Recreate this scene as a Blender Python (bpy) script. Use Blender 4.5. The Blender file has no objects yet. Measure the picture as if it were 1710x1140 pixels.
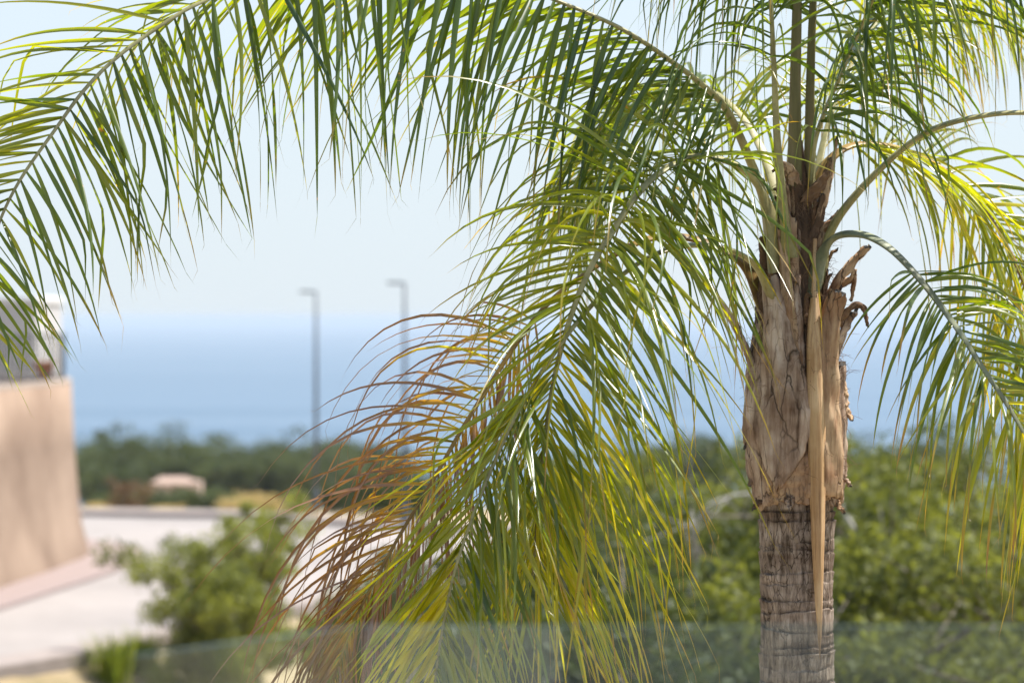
import bpy, math, random
import numpy as np
from mathutils import Vector, noise as mnoise

rng = np.random.default_rng(11)
random.seed(11)
S = bpy.context.scene
COL = S.collection
R = math.radians

# ------------------------------------------------------------------ camera
LENS = 100.0
W0, H0 = 1710.0, 1140.0
F = W0 * LENS / 36.0            # focal length in photo pixels (4750)
CX, HY = 855.0, 530.0           # vanishing point: image centre column, horizon row
cam_d = bpy.data.cameras.new('camera')
cam = bpy.data.objects.new('camera', cam_d)
COL.objects.link(cam)
cam.location = (0, 0, 0)
cam.rotation_euler = (R(90), 0, 0)
cam_d.lens = LENS
cam_d.sensor_width = 36
cam_d.shift_y = -(H0 / 2 - HY) / W0
cam_d.clip_start = 0.1
cam_d.clip_end = 300000
cam_d.dof.use_dof = True
cam_d.dof.focus_distance = 8.05
cam_d.dof.aperture_fstop = 2.9
cam_d.dof.aperture_blades = 9
S.camera = cam

# ------------------------------------------------------------------ sky, sun, exposure
SUN_EL, SUN_AZ = R(66), R(72)         # azimuth from +Y (view direction) clockwise: high, beyond the palm and to its right
wd = bpy.data.worlds.new('World')
S.world = wd
wd.use_nodes = True
nt = wd.node_tree
bg = nt.nodes['Background']
sky = nt.nodes.new('ShaderNodeTexSky')
sky.sky_type = 'NISHITA'
sky.sun_disc = False
sky.sun_elevation = SUN_EL
sky.sun_rotation = SUN_AZ
sky.altitude = 100
sky.air_density = 1.0
sky.dust_density = 0.4
sky.ozone_density = 1.0
# pale summer haze: whitens the sky towards the horizon, the same all the way round
wtc = nt.nodes.new('ShaderNodeTexCoord')
wsx = nt.nodes.new('ShaderNodeSeparateXYZ'); nt.links.new(wtc.outputs['Generated'], wsx.inputs[0])
wmr = nt.nodes.new('ShaderNodeMapRange'); wmr.interpolation_type = 'SMOOTHSTEP'
wmr.inputs[1].default_value = -0.05; wmr.inputs[2].default_value = 0.75; wmr.inputs[3].default_value = 0.97; wmr.inputs[4].default_value = 0.12
nt.links.new(wsx.outputs['Z'], wmr.inputs[0])
wmx = nt.nodes.new('ShaderNodeMix'); wmx.data_type = 'RGBA'
nt.links.new(wmr.outputs[0], wmx.inputs['Factor']); nt.links.new(sky.outputs[0], wmx.inputs['A'])
wmx.inputs['B'].default_value = (2.80, 3.16, 3.46, 1)
nt.links.new(wmx.outputs['Result'], bg.inputs[0])
bg.inputs[1].default_value = 0.12
sd = bpy.data.lights.new('sun', 'SUN')
sd.energy = 4.8
sd.angle = R(0.53)
sd.color = (1.0, 0.955, 0.89)
sun = bpy.data.objects.new('sun', sd)
COL.objects.link(sun)
sdir = Vector((math.sin(SUN_AZ) * math.cos(SUN_EL), math.cos(SUN_AZ) * math.cos(SUN_EL), math.sin(SUN_EL)))
sun.rotation_euler = sdir.to_track_quat('Z', 'Y').to_euler()
sun.location = (0, 0, 30)
S.view_settings.view_transform = 'Standard'
S.view_settings.look = 'None'
S.view_settings.gamma = 1.0
S.view_settings.exposure = 1.15
S.render.engine = 'CYCLES'
S.cycles.use_denoising = True
S.cycles.max_bounces = 10
S.cycles.transparent_max_bounces = 24
S.cycles.transmission_bounces = 6
S.cycles.volume_bounces = 1
S.cycles.caustics_reflective = False
S.cycles.caustics_refractive = False


def P(px, py, Y):
    """a point of the place that the photo shows at pixel (px, py), Y metres away"""
    return np.array(((px - CX) / F * Y, Y, -(py - HY) / F * Y))


# ------------------------------------------------------------------ helpers
def link(o, parent=None):
    COL.objects.link(o)
    if parent is not None:
        o.parent = parent
    return o


def mesh_obj(name, verts, faces, mat, parent=None, smooth=False, attr=None, attr_name='leaf'):
    me = bpy.data.meshes.new(name)
    me.from_pydata([tuple(map(float, v)) for v in verts], [], [tuple(map(int, f)) for f in faces])
    if smooth:
        me.polygons.foreach_set('use_smooth', [True] * len(me.polygons))
    if attr is not None:
        ca = me.color_attributes.new(attr_name, 'FLOAT_COLOR', 'POINT')
        a = np.ones((len(verts), 4), np.float32)
        a[:, :3] = np.asarray(attr)[:, :3]
        ca.data.foreach_set('color', a.ravel())
    if mat:
        me.materials.append(mat)
    me.update()
    return link(bpy.data.objects.new(name, me), parent)


def empty(name, loc=(0, 0, 0)):
    o = bpy.data.objects.new(name, None)
    o.location = loc
    o.empty_display_size = 0.2
    return link(o)


def tag(o, label=None, cat=None, group=None, kind=None):
    if label: o['label'] = label
    if cat: o['category'] = cat
    if group: o['group'] = group
    if kind: o['kind'] = kind
    return o


def copy_tree(root):
    r = root.copy()
    COL.objects.link(r)
    if root.name in TOPS: TOPS[r.name] = TOPS[root.name]
    for ch in root.children:
        c = ch.copy(); COL.objects.link(c); c.parent = r
        for g in ch.children:
            d = g.copy(); COL.objects.link(d); d.parent = c
    return r


def nrm(v):
    v = np.asarray(v, float)
    n = np.linalg.norm(v)
    return v / n if n > 1e-9 else v


def catmull(pts, n):
    """n points evenly spaced along a Catmull-Rom curve through pts (any number of columns)"""
    p = np.asarray(pts, float)
    p = np.vstack([2 * p[0] - p[1], p, 2 * p[-1] - p[-2]])
    out = []
    for i in range(1, len(p) - 2):
        t = np.linspace(0, 1, 24, endpoint=False)[:, None]
        a, b, c, d = p[i - 1], p[i], p[i + 1], p[i + 2]
        out.append(0.5 * ((2 * b) + (-a + c) * t + (2 * a - 5 * b + 4 * c - d) * t ** 2 + (-a + 3 * b - 3 * c + d) * t ** 3))
    out.append(p[-2][None])
    out = np.vstack(out)
    seg = np.linalg.norm(np.diff(out[:, :3], axis=0), axis=1)
    s = np.concatenate([[0], np.cumsum(seg)])
    u = np.linspace(0, s[-1], n)
    return np.stack([np.interp(u, s, out[:, k]) for k in range(out.shape[1])], 1), s[-1]


def tangents(p):
    t = np.gradient(p, axis=0)
    return t / np.maximum(np.linalg.norm(t, axis=1), 1e-9)[:, None]


class MB:
    """collects boxes, tubes and sheets into one mesh"""
    def __init__(self):
        self.v, self.f, self.a = [], [], []

    def add(self, v, f, a=None):
        b = len(self.v)
        self.v.extend(list(map(tuple, v)))
        self.f.extend([tuple(i + b for i in q) for q in f])
        if a is not None:
            self.a.extend(list(map(tuple, a)))

    def box(self, lo, hi, bev=0.0):
        x0, y0, z0 = lo; x1, y1, z1 = hi
        if bev <= 0:
            v = [(x0, y0, z0), (x1, y0, z0), (x1, y1, z0), (x0, y1, z0), (x0, y0, z1), (x1, y0, z1), (x1, y1, z1), (x0, y1, z1)]
            self.add(v, [(3, 2, 1, 0), (4, 5, 6, 7), (0, 1, 5, 4), (1, 2, 6, 5), (2, 3, 7, 6), (3, 0, 4, 7)])
        else:
            b = bev
            lv = []
            for z, i in ((z0, b), (z0 + b, 0), (z1 - b, 0), (z1, b)):
                lv += [(x0 + i, y0 + i, z), (x1 - i, y0 + i, z), (x1 - i, y1 - i, z), (x0 + i, y1 - i, z)]
            f = [(3, 2, 1, 0), (12, 13, 14, 15)]
            for k in range(3):
                for j in range(4):
                    f.append((k * 4 + j, k * 4 + (j + 1) % 4, k * 4 + 4 + (j + 1) % 4, k * 4 + 4 + j))
            self.add(lv, f)

    def tube(self, pts, rad, n=8, cap=True, flat=1.0, up=None, attr=None):
        p = np.asarray(pts, float)
        rad = np.broadcast_to(np.asarray(rad, float), (len(p),))
        T = tangents(p)
        ref = np.array(up if up is not None else (0.13, 0.37, 0.92))
        v = []
        for i in range(len(p)):
            a = np.cross(T[i], ref); a = nrm(a if np.linalg.norm(a) > 1e-4 else np.cross(T[i], (1, 0, 0)))
            b = np.cross(a, T[i])
            ref = b if up is None else ref
            for k in range(n):
                q = 2 * math.pi * k / n
                v.append(p[i] + rad[i] * (a * math.cos(q) + flat * b * math.sin(q)))
        f = []
        for i in range(len(p) - 1):
            for k in range(n):
                f.append((i * n + k, i * n + (k + 1) % n, (i + 1) * n + (k + 1) % n, (i + 1) * n + k))
        if cap:
            f.append(tuple(range(n - 1, -1, -1)))
            f.append(tuple((len(p) - 1) * n + k for k in range(n)))
        self.add(v, f, attr if attr is None else [attr] * len(v))

    def lathe(self, prof, n=24, c=(0, 0, 0)):
        v = []
        for r, z in prof:
            for k in range(n):
                q = 2 * math.pi * k / n
                v.append((c[0] + r * math.cos(q), c[1] + r * math.sin(q), c[2] + z))
        f = []
        for i in range(len(prof) - 1):
            for k in range(n):
                f.append((i * n + k, i * n + (k + 1) % n, (i + 1) * n + (k + 1) % n, (i + 1) * n + k))
        f.append(tuple(range(n - 1, -1, -1)))
        f.append(tuple((len(prof) - 1) * n + k for k in range(n)))
        self.add(v, f)

    def build(self, name, mat, parent=None, smooth=False):
        return mesh_obj(name, self.v, self.f, mat, parent, smooth, self.a if self.a else None)


# ------------------------------------------------------------------ materials
def new_mat(name):
    m = bpy.data.materials.new(name)
    m.use_nodes = True
    return m, m.node_tree.nodes, m.node_tree.links, m.node_tree.nodes['Principled BSDF']


def ramp(N, stops):
    r = N.new('ShaderNodeValToRGB')
    e = r.color_ramp.elements
    while len(e) < len(stops):
        e.new(0.5)
    for k, (p, c) in enumerate(stops):
        e[k].position = p
        e[k].color = (*c, 1)
    return r


def noise_mat(name, stops, scale=4.0, stretch=(1, 1, 1), rough=0.85, bump=0.3, bump_scale=None, detail=8, dist=0.02, extra=None, spec=0.3):
    m, N, L, b = new_mat(name)
    tc = N.new('ShaderNodeTexCoord')
    mp = N.new('ShaderNodeMapping'); mp.inputs['Scale'].default_value = stretch
    L.new(tc.outputs['Object'], mp.inputs[0])
    n = N.new('ShaderNodeTexNoise'); n.inputs['Scale'].default_value = scale; n.inputs['Detail'].default_value = detail
    n.inputs['Roughness'].default_value = 0.65
    L.new(mp.outputs[0], n.inputs['Vector'])
    r = ramp(N, stops); L.new(n.outputs['Fac'], r.inputs[0])
    col = r.outputs[0]
    if extra:                                # a second, larger pattern multiplied in (stains, patches)
        n2 = N.new('ShaderNodeTexNoise'); n2.inputs['Scale'].default_value = extra[0]; n2.inputs['Detail'].default_value = 5
        L.new(tc.outputs['Object'], n2.inputs['Vector'])
        r2 = ramp(N, [(0.35, extra[1]), (0.65, extra[2])]); L.new(n2.outputs['Fac'], r2.inputs[0])
        mx = N.new('ShaderNodeMix'); mx.data_type = 'RGBA'; mx.blend_type = 'MULTIPLY'; mx.inputs['Factor'].default_value = 1
        L.new(col, mx.inputs['A']); L.new(r2.outputs[0], mx.inputs['B']); col = mx.outputs['Result']
    L.new(col, b.inputs['Base Color'])
    b.inputs['Roughness'].default_value = rough
    b.inputs['Specular IOR Level'].default_value = spec
    if bump:
        n3 = N.new('ShaderNodeTexNoise'); n3.inputs['Scale'].default_value = bump_scale or scale * 3; n3.inputs['Detail'].default_value = 8
        L.new(mp.outputs[0], n3.inputs['Vector'])
        bp = N.new('ShaderNodeBump'); bp.inputs['Strength'].default_value = bump; bp.inputs['Distance'].default_value = dist
        L.new(n3.outputs['Fac'], bp.inputs['Height']); L.new(bp.outputs[0], b.inputs['Normal'])
    return m


def cracked(m, scale=(26, 26, 5), width=0.035, dark=(0.05, 0.032, 0.022), bump=0.5):
    """adds dark drying cracks along the grain to a material made by noise_mat"""
    N, L = m.node_tree.nodes, m.node_tree.links
    b = N['Principled BSDF']
    src = b.inputs['Base Color'].links[0].from_socket
    tc = N.new('ShaderNodeTexCoord')
    n = N.new('ShaderNodeTexNoise'); n.inputs['Scale'].default_value = 16; n.inputs['Detail'].default_value = 4; L.new(tc.outputs['Object'], n.inputs['Vector'])
    va = N.new('ShaderNodeVectorMath'); va.operation = 'MULTIPLY_ADD'; va.inputs[1].default_value = (0.035, 0.035, 0.035)
    L.new(n.outputs['Color'], va.inputs[0]); L.new(tc.outputs['Object'], va.inputs[2])
    mp = N.new('ShaderNodeMapping'); mp.inputs['Scale'].default_value = scale; L.new(va.outputs[0], mp.inputs[0])
    vo = N.new('ShaderNodeTexVoronoi'); vo.feature = 'DISTANCE_TO_EDGE'; vo.inputs['Scale'].default_value = 1.0; L.new(mp.outputs[0], vo.inputs['Vector'])
    mr = N.new('ShaderNodeMapRange'); mr.inputs[1].default_value = 0.0; mr.inputs[2].default_value = width; mr.inputs[3].default_value = 1; mr.inputs[4].default_value = 0
    L.new(vo.outputs['Distance'], mr.inputs[0])
    n2 = N.new('ShaderNodeTexNoise'); n2.inputs['Scale'].default_value = 7; L.new(tc.outputs['Object'], n2.inputs['Vector'])
    mk = N.new('ShaderNodeMapRange'); mk.inputs[1].default_value = 0.42; mk.inputs[2].default_value = 0.6; L.new(n2.outputs['Fac'], mk.inputs[0])
    mu = N.new('ShaderNodeMath'); mu.operation = 'MULTIPLY'; L.new(mr.outputs[0], mu.inputs[0]); L.new(mk.outputs[0], mu.inputs[1])
    mx = N.new('ShaderNodeMix'); mx.data_type = 'RGBA'; L.new(mu.outputs[0], mx.inputs['Factor']); L.new(src, mx.inputs['A']); mx.inputs['B'].default_value = (*dark, 1)
    L.new(mx.outputs['Result'], b.inputs['Base Color'])
    bp = N.new('ShaderNodeBump'); bp.inputs['Strength'].default_value = bump; bp.inputs['Distance'].default_value = 0.006; bp.invert = True
    L.new(mu.outputs[0], bp.inputs['Height'])
    if b.inputs['Normal'].links:
        L.new(b.inputs['Normal'].links[0].from_socket, bp.inputs['Normal'])
    L.new(bp.outputs[0], b.inputs['Normal'])
    return m


def leaf_mat():
    """leaflet: R = place along the leaflet, G = random, B = how dry (0 green .. 1 dead brown)"""
    m, N, L, b = new_mat('palm_leaflet')
    at = N.new('ShaderNodeAttribute'); at.attribute_name = 'leaf'
    sp = N.new('ShaderNodeSeparateColor'); L.new(at.outputs['Color'], sp.inputs[0])
    g = ramp(N, [(0.0, (0.026, 0.056, 0.007)), (0.4, (0.066, 0.108, 0.008)), (0.75, (0.165, 0.195, 0.010)), (1.0, (0.36, 0.34, 0.014))])
    L.new(sp.outputs[1], g.inputs[0])
    tcn = N.new('ShaderNodeTexCoord')
    nz = N.new('ShaderNodeTexNoise'); nz.inputs['Scale'].default_value = 14; nz.inputs['Detail'].default_value = 4
    L.new(tcn.outputs['Object'], nz.inputs['Vector'])
    # dryness grows to the tip; noise makes its edge uneven
    m1 = N.new('ShaderNodeMath'); m1.operation = 'MULTIPLY_ADD'; m1.inputs[1].default_value = 0.75; L.new(sp.outputs[0], m1.inputs[0])
    L.new(sp.outputs[2], m1.inputs[2])
    m2 = N.new('ShaderNodeMath'); m2.operation = 'MULTIPLY_ADD'; m2.inputs[1].default_value = 0.35; m2.inputs[2].default_value = -0.18
    L.new(nz.outputs['Fac'], m2.inputs[0])
    m3 = N.new('ShaderNodeMath'); m3.operation = 'ADD'; L.new(m1.outputs[0], m3.inputs[0]); L.new(m2.outputs[0], m3.inputs[1])
    fy = N.new('ShaderNodeMapRange'); fy.inputs[1].default_value = 0.62; fy.inputs[2].default_value = 0.86; L.new(m3.outputs[0], fy.inputs[0])
    fb = N.new('ShaderNodeMapRange'); fb.inputs[1].default_value = 0.84; fb.inputs[2].default_value = 1.02; L.new(m3.outputs[0], fb.inputs[0])
    x1 = N.new('ShaderNodeMix'); x1.data_type = 'RGBA'; L.new(fy.outputs[0], x1.inputs['Factor']); L.new(g.outputs[0], x1.inputs['A'])
    x1.inputs['B'].default_value = (0.25, 0.16, 0.025, 1)
    x2 = N.new('ShaderNodeMix'); x2.data_type = 'RGBA'; L.new(fb.outputs[0], x2.inputs['Factor']); L.new(x1.outputs['Result'], x2.inputs['A'])
    x2.inputs['B'].default_value = (0.215, 0.105, 0.042, 1)
    # small rust spots
    n4 = N.new('ShaderNodeTexNoise'); n4.inputs['Scale'].default_value = 55; L.new(tcn.outputs['Object'], n4.inputs['Vector'])
    sp4 = N.new('ShaderNodeMapRange'); sp4.inputs[1].default_value = 0.70; sp4.inputs[2].default_value = 0.76; L.new(n4.outputs['Fac'], sp4.inputs[0])
    x3 = N.new('ShaderNodeMix'); x3.data_type = 'RGBA'; L.new(sp4.outputs[0], x3.inputs['Factor']); L.new(x2.outputs['Result'], x3.inputs['A'])
    x3.inputs['B'].default_value = (0.30, 0.16, 0.01, 1)
    c = x3.outputs['Result']
    L.new(c, b.inputs['Base Color'])
    b.inputs['Roughness'].default_value = 0.30
    b.inputs['Specular IOR Level'].default_value = 0.9
    # light that passes through the blade is yellower and brighter than what it reflects
    tr = N.new('ShaderNodeBsdfTranslucent')
    hs = N.new('ShaderNodeMix'); hs.data_type = 'RGBA'; hs.blend_type = 'MULTIPLY'; hs.inputs['Factor'].default_value = 1
    L.new(c, hs.inputs['A']); hs.inputs['B'].default_value = (3.35, 2.85, 0.55, 1)
    L.new(hs.outputs['Result'], tr.inputs['Color'])
    ms = N.new('ShaderNodeMixShader'); ms.inputs[0].default_value = 0.48
    tf = N.new('ShaderNodeMapRange'); tf.inputs[3].default_value = 0.48; tf.inputs[4].default_value = 0.10     # dead blades let little light through
    L.new(fb.outputs[0], tf.inputs[0]); L.new(tf.outputs[0], ms.inputs[0])
    L.new(b.outputs[0], ms.inputs[1]); L.new(tr.outputs[0], ms.inputs[2])
    L.new(ms.outputs[0], N['Material Output'].inputs['Surface'])
    return m


def foliage_mat(name, dark, light, trans=0.35):
    m, N, L, b = new_mat(name)
    at = N.new('ShaderNodeAttribute'); at.attribute_name = 'leaf'
    sp = N.new('ShaderNodeSeparateColor'); L.new(at.outputs['Color'], sp.inputs[0])
    r = ramp(N, [(0.0, dark), (1.0, light)]); L.new(sp.outputs[1], r.inputs[0])
    L.new(r.outputs[0], b.inputs['Base Color']); b.inputs['Roughness'].default_value = 0.55
    b.inputs['Specular IOR Level'].default_value = 0.3
    tr = N.new('ShaderNodeBsdfTranslucent')
    hs = N.new('ShaderNodeMix'); hs.data_type = 'RGBA'; hs.blend_type = 'MULTIPLY'; hs.inputs['Factor'].default_value = 1
    L.new(r.outputs[0], hs.inputs['A']); hs.inputs['B'].default_value = (1.9, 1.8, 0.9, 1)
    L.new(hs.outputs['Result'], tr.inputs['Color'])
    ms = N.new('ShaderNodeMixShader'); ms.inputs[0].default_value = trans
    L.new(b.outputs[0], ms.inputs[1]); L.new(tr.outputs[0], ms.inputs[2])
    L.new(ms.outputs[0], N['Material Output'].inputs['Surface'])
    return m


def bark_mat():
    m, N, L, b = new_mat('palm_bark')
    tc = N.new('ShaderNodeTexCoord')
    mp = N.new('ShaderNodeMapping'); mp.inputs['Scale'].default_value = (1, 1, 0.16); L.new(tc.outputs['Object'], mp.inputs[0])
    n = N.new('ShaderNodeTexNoise'); n.inputs['Scale'].default_value = 75; n.inputs['Detail'].default_value = 10; n.inputs['Roughness'].default_value = 0.7
    L.new(mp.outputs[0], n.inputs['Vector'])
    n2 = N.new('ShaderNodeTexNoise'); n2.inputs['Scale'].default_value = 9; n2.inputs['Detail'].default_value = 7
    mp2 = N.new('ShaderNodeMapping'); mp2.inputs['Scale'].default_value = (0.6, 0.6, 2.6); L.new(tc.outputs['Object'], mp2.inputs[0]); L.new(mp2.outputs[0], n2.inputs['Vector'])
    r = ramp(N, [(0.32, (0.060, 0.043, 0.032)), (0.45, (0.25, 0.200, 0.160)), (0.58, (0.43, 0.36, 0.30)), (0.74, (0.62, 0.55, 0.48))]); L.new(n.outputs['Fac'], r.inputs[0])
    r2 = ramp(N, [(0.30, (0.5, 0.40, 0.34)), (0.5, (0.92, 0.86, 0.82)), (0.70, (1.2, 1.15, 1.15))]); L.new(n2.outputs['Fac'], r2.inputs[0])
    mx = N.new('ShaderNodeMix'); mx.data_type = 'RGBA'; mx.blend_type = 'MULTIPLY'; mx.inputs['Factor'].default_value = 1
    L.new(r.outputs[0], mx.inputs['A']); L.new(r2.outputs[0], mx.inputs['B'])
    # dark remains plus crease shade painted into the ring scars (attribute R)
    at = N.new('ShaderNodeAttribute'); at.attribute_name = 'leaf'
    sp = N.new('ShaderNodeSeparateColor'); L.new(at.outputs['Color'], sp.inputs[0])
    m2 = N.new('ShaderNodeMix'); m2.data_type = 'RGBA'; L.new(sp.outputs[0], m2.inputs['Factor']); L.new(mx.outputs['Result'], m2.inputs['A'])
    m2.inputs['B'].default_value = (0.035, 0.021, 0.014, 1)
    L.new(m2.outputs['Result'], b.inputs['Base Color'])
    b.inputs['Roughness'].default_value = 0.9; b.inputs['Specular IOR Level'].default_value = 0.2
    bp = N.new('ShaderNodeBump'); bp.inputs['Strength'].default_value = 1.0; bp.inputs['Distance'].default_value = 0.012
    L.new(n.outputs['Fac'], bp.inputs['Height']); L.new(bp.outputs[0], b.inputs['Normal'])
    return m


M = {}
M['leaf'] = leaf_mat()
M['rachis'] = noise_mat('rachis_green', [(0.3, (0.19, 0.18, 0.065)), (0.55, (0.32, 0.29, 0.13)), (0.8, (0.42, 0.38, 0.21))], 22, (1, 1, 1), 0.45, 0.15, extra=(7, (0.75, 0.72, 0.66), (1.1, 1.1, 1.05)), spec=0.5, dist=0.004)
M['rachis_yellow'] = noise_mat('rachis_yellow', [(0.3, (0.22, 0.13, 0.03)), (0.55, (0.33, 0.22, 0.05)), (0.8, (0.40, 0.30, 0.08))], 20, (1, 1, 1), 0.45, 0.15, extra=(8, (0.5, 0.4, 0.35), (1.0, 1.0, 1.0)), dist=0.004)
M['rachis_grey'] = noise_mat('rachis_waxy', [(0.3, (0.13, 0.15, 0.09)), (0.55, (0.20, 0.22, 0.14)), (0.8, (0.30, 0.30, 0.22))], 26, (1, 1, 1), 0.5, 0.15, extra=(9, (0.8, 0.72, 0.6), (1.1, 1.1, 1.1)), dist=0.004)
M['spear'] = noise_mat('young_leaf_sheath', [(0.3, (0.10, 0.09, 0.035)), (0.5, (0.17, 0.15, 0.06)), (0.75, (0.25, 0.19, 0.11))], 40, (1, 1, 0.05), 0.6, 0.4, dist=0.004)
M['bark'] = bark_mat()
M['base'] = noise_mat('leaf_base_bark', [(0.30, (0.11, 0.066, 0.044)), (0.43, (0.35, 0.26, 0.20)), (0.56, (0.53, 0.43, 0.355)), (0.74, (0.64, 0.56, 0.49))], 34, (1, 1, 0.10), 0.85, 0.75, 60, dist=0.006, extra=(11, (0.55, 0.45, 0.38), (1.08, 1.05, 1.02)), spec=0.2)
M['base_tan'] = noise_mat('leaf_base_tan', [(0.28, (0.20, 0.115, 0.065)), (0.45, (0.42, 0.28, 0.18)), (0.65, (0.56, 0.41, 0.27)), (0.85, (0.62, 0.50, 0.37))], 34, (1, 1, 0.08), 0.8, 0.6, 60, dist=0.005, extra=(13, (0.62, 0.5, 0.42), (1.05, 1.05, 1.02)), spec=0.2)
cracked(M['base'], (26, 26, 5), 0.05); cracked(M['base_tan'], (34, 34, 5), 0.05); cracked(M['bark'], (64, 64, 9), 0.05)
M['cut'] = noise_mat('cut_end', [(0.3, (0.05, 0.045, 0.042)), (0.7, (0.13, 0.12, 0.11))], 60, (1, 1, 1), 0.9, 0.4, dist=0.004)
M['fibre'] = noise_mat('palm_fibre', [(0.3, (0.09, 0.048, 0.026)), (0.55, (0.19, 0.11, 0.062)), (0.8, (0.33, 0.22, 0.14))], 12, (1, 1, 1), 0.85, 0)
M['core'] = noise_mat('crown_core', [(0.3, (0.05, 0.030, 0.020)), (0.6, (0.15, 0.09, 0.055)), (0.8, (0.25, 0.17, 0.11))], 40, (1, 1, 0.1), 0.9, 0.7, dist=0.006)
M['spathe'] = noise_mat('dry_spathe', [(0.3, (0.32, 0.20, 0.115)), (0.45, (0.52, 0.34, 0.19)), (0.6, (0.66, 0.47, 0.28)), (0.75, (0.56, 0.40, 0.21))], 95, (1, 1, 0.03), 0.6, 0.5, dist=0.003, extra=(9, (0.8, 0.72, 0.62), (1.05, 1.05, 1.05)))
M['stucco'] = noise_mat('wall_stucco', [(0.3, (0.25, 0.178, 0.125)), (0.7, (0.31, 0.225, 0.162))], 3.0, (1, 1, 0.5), 0.95, 0.5, 30, extra=(0.5, (0.72, 0.68, 0.66), (1.1, 1.1, 1.1)), dist=0.03)
M['coping'] = noise_mat('coping_stone', [(0.3, (0.32, 0.26, 0.21)), (0.7, (0.40, 0.33, 0.27))], 6, rough=0.9)
M['white'] = noise_mat('white_render', [(0.3, (0.60, 0.60, 0.60)), (0.7, (0.68, 0.67, 0.66))], 3, rough=0.9, bump=0.2)
M['greywall'] = noise_mat('grey_render', [(0.3, (0.42, 0.41, 0.41)), (0.7, (0.48, 0.47, 0.46))], 2, rough=0.9, bump=0.2)
M['metal'] = noise_mat('dark_painted_steel', [(0.3, (0.012, 0.016, 0.022)), (0.7, (0.022, 0.028, 0.035))], 10, rough=0.5, bump=0)
M['lampmetal'] = noise_mat('galvanised_steel', [(0.3, (0.08, 0.095, 0.115)), (0.7, (0.12, 0.138, 0.155))], 10, rough=0.5, bump=0)
M['terracotta'] = noise_mat('terracotta', [(0.3, (0.30, 0.12, 0.06)), (0.7, (0.42, 0.19, 0.10))], 12, rough=0.85)
M['road'] = noise_mat('pale_concrete_road', [(0.3, (0.235, 0.212, 0.196)), (0.7, (0.275, 0.25, 0.232))], 1.2, rough=0.9, bump=0.3, bump_scale=40, extra=(0.25, (0.86, 0.86, 0.86), (1.06, 1.05, 1.04)))
M['kerb'] = noise_mat('kerb_stone', [(0.3, (0.22, 0.185, 0.165)), (0.7, (0.275, 0.235, 0.21))], 4, rough=0.9, bump=0.3, bump_scale=40)
M['pink'] = noise_mat('pink_paving', [(0.3, (0.215, 0.165, 0.150)), (0.7, (0.255, 0.20, 0.18))], 5, rough=0.9, bump=0.3, bump_scale=40)
M['ground'] = noise_mat('dry_earth', [(0.28, (0.10, 0.10, 0.035)), (0.42, (0.24, 0.19, 0.11)), (0.6, (0.36, 0.28, 0.19)), (0.8, (0.43, 0.35, 0.26))], 0.35, rough=0.95, bump=0.6, bump_scale=14, detail=12, extra=(0.05, (0.75, 0.8, 0.7), (1.05, 1.0, 0.95)), dist=0.1)
M['terrace'] = noise_mat('terrace_stone', [(0.3, (0.50, 0.48, 0.45)), (0.7, (0.58, 0.56, 0.53))], 3, rough=0.7, bump=0.1)
M['wood'] = noise_mat('pine_bark', [(0.3, (0.10, 0.075, 0.058)), (0.55, (0.22, 0.18, 0.15)), (0.8, (0.36, 0.32, 0.28))], 9, (1, 1, 0.3), 0.9, 0.5)
M['deadwood'] = noise_mat('bleached_branch', [(0.3, (0.25, 0.23, 0.205)), (0.7, (0.40, 0.375, 0.34))], 14, (1, 1, 0.3), 0.85, 0.3)
M['pine'] = foliage_mat('pine_foliage', (0.022, 0.038, 0.015), (0.085, 0.106, 0.034))
M['shrub'] = foliage_mat('shrub_foliage', (0.030, 0.042, 0.012), (0.19, 0.205, 0.045), 0.42)
M['youngpine'] = foliage_mat('young_pine_foliage', (0.065, 0.085, 0.025), (0.25, 0.27, 0.07), 0.42)
M['brownleaf'] = foliage_mat('brown_foliage', (0.09, 0.055, 0.040), (0.18, 0.12, 0.075))
M['straw'] = foliage_mat('straw', (0.30, 0.23, 0.11), (0.48, 0.39, 0.22))
M['grass'] = foliage_mat('grass_blades', (0.10, 0.15, 0.02), (0.30, 0.34, 0.06), 0.4)
M['roof'] = noise_mat('roof_tile', [(0.3, (0.29, 0.205, 0.16)), (0.7, (0.35, 0.26, 0.21))], 2, rough=0.9)
M['housepink'] = noise_mat('pink_render', [(0.3, (0.48, 0.36, 0.29)), (0.7, (0.56, 0.43, 0.36))], 1, rough=0.9)
M['window'] = noise_mat('dark_window', [(0.3, (0.03, 0.035, 0.04)), (0.7, (0.05, 0.055, 0.06))], 1, rough=0.15, bump=0, spec=0.6)


def sea_mat():
    m, N, L, b = new_mat('sea_water')
    tc = N.new('ShaderNodeTexCoord')
    mp = N.new('ShaderNodeMapping'); mp.inputs['Scale'].default_value = (0.0006, 0.004, 1); L.new(tc.outputs['Object'], mp.inputs[0])
    n = N.new('ShaderNodeTexNoise'); n.inputs['Scale'].default_value = 1; n.inputs['Detail'].default_value = 6; L.new(mp.outputs[0], n.inputs['Vector'])
    r = ramp(N, [(0.32, (0.058, 0.105, 0.155)), (0.68, (0.086, 0.136, 0.190))]); L.new(n.outputs['Fac'], r.inputs[0])
    L.new(r.outputs[0], b.inputs['Base Color'])
    b.inputs['Roughness'].default_value = 0.55
    b.inputs['Specular IOR Level'].default_value = 0.25
    b.inputs['IOR'].default_value = 1.33
    return m


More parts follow.
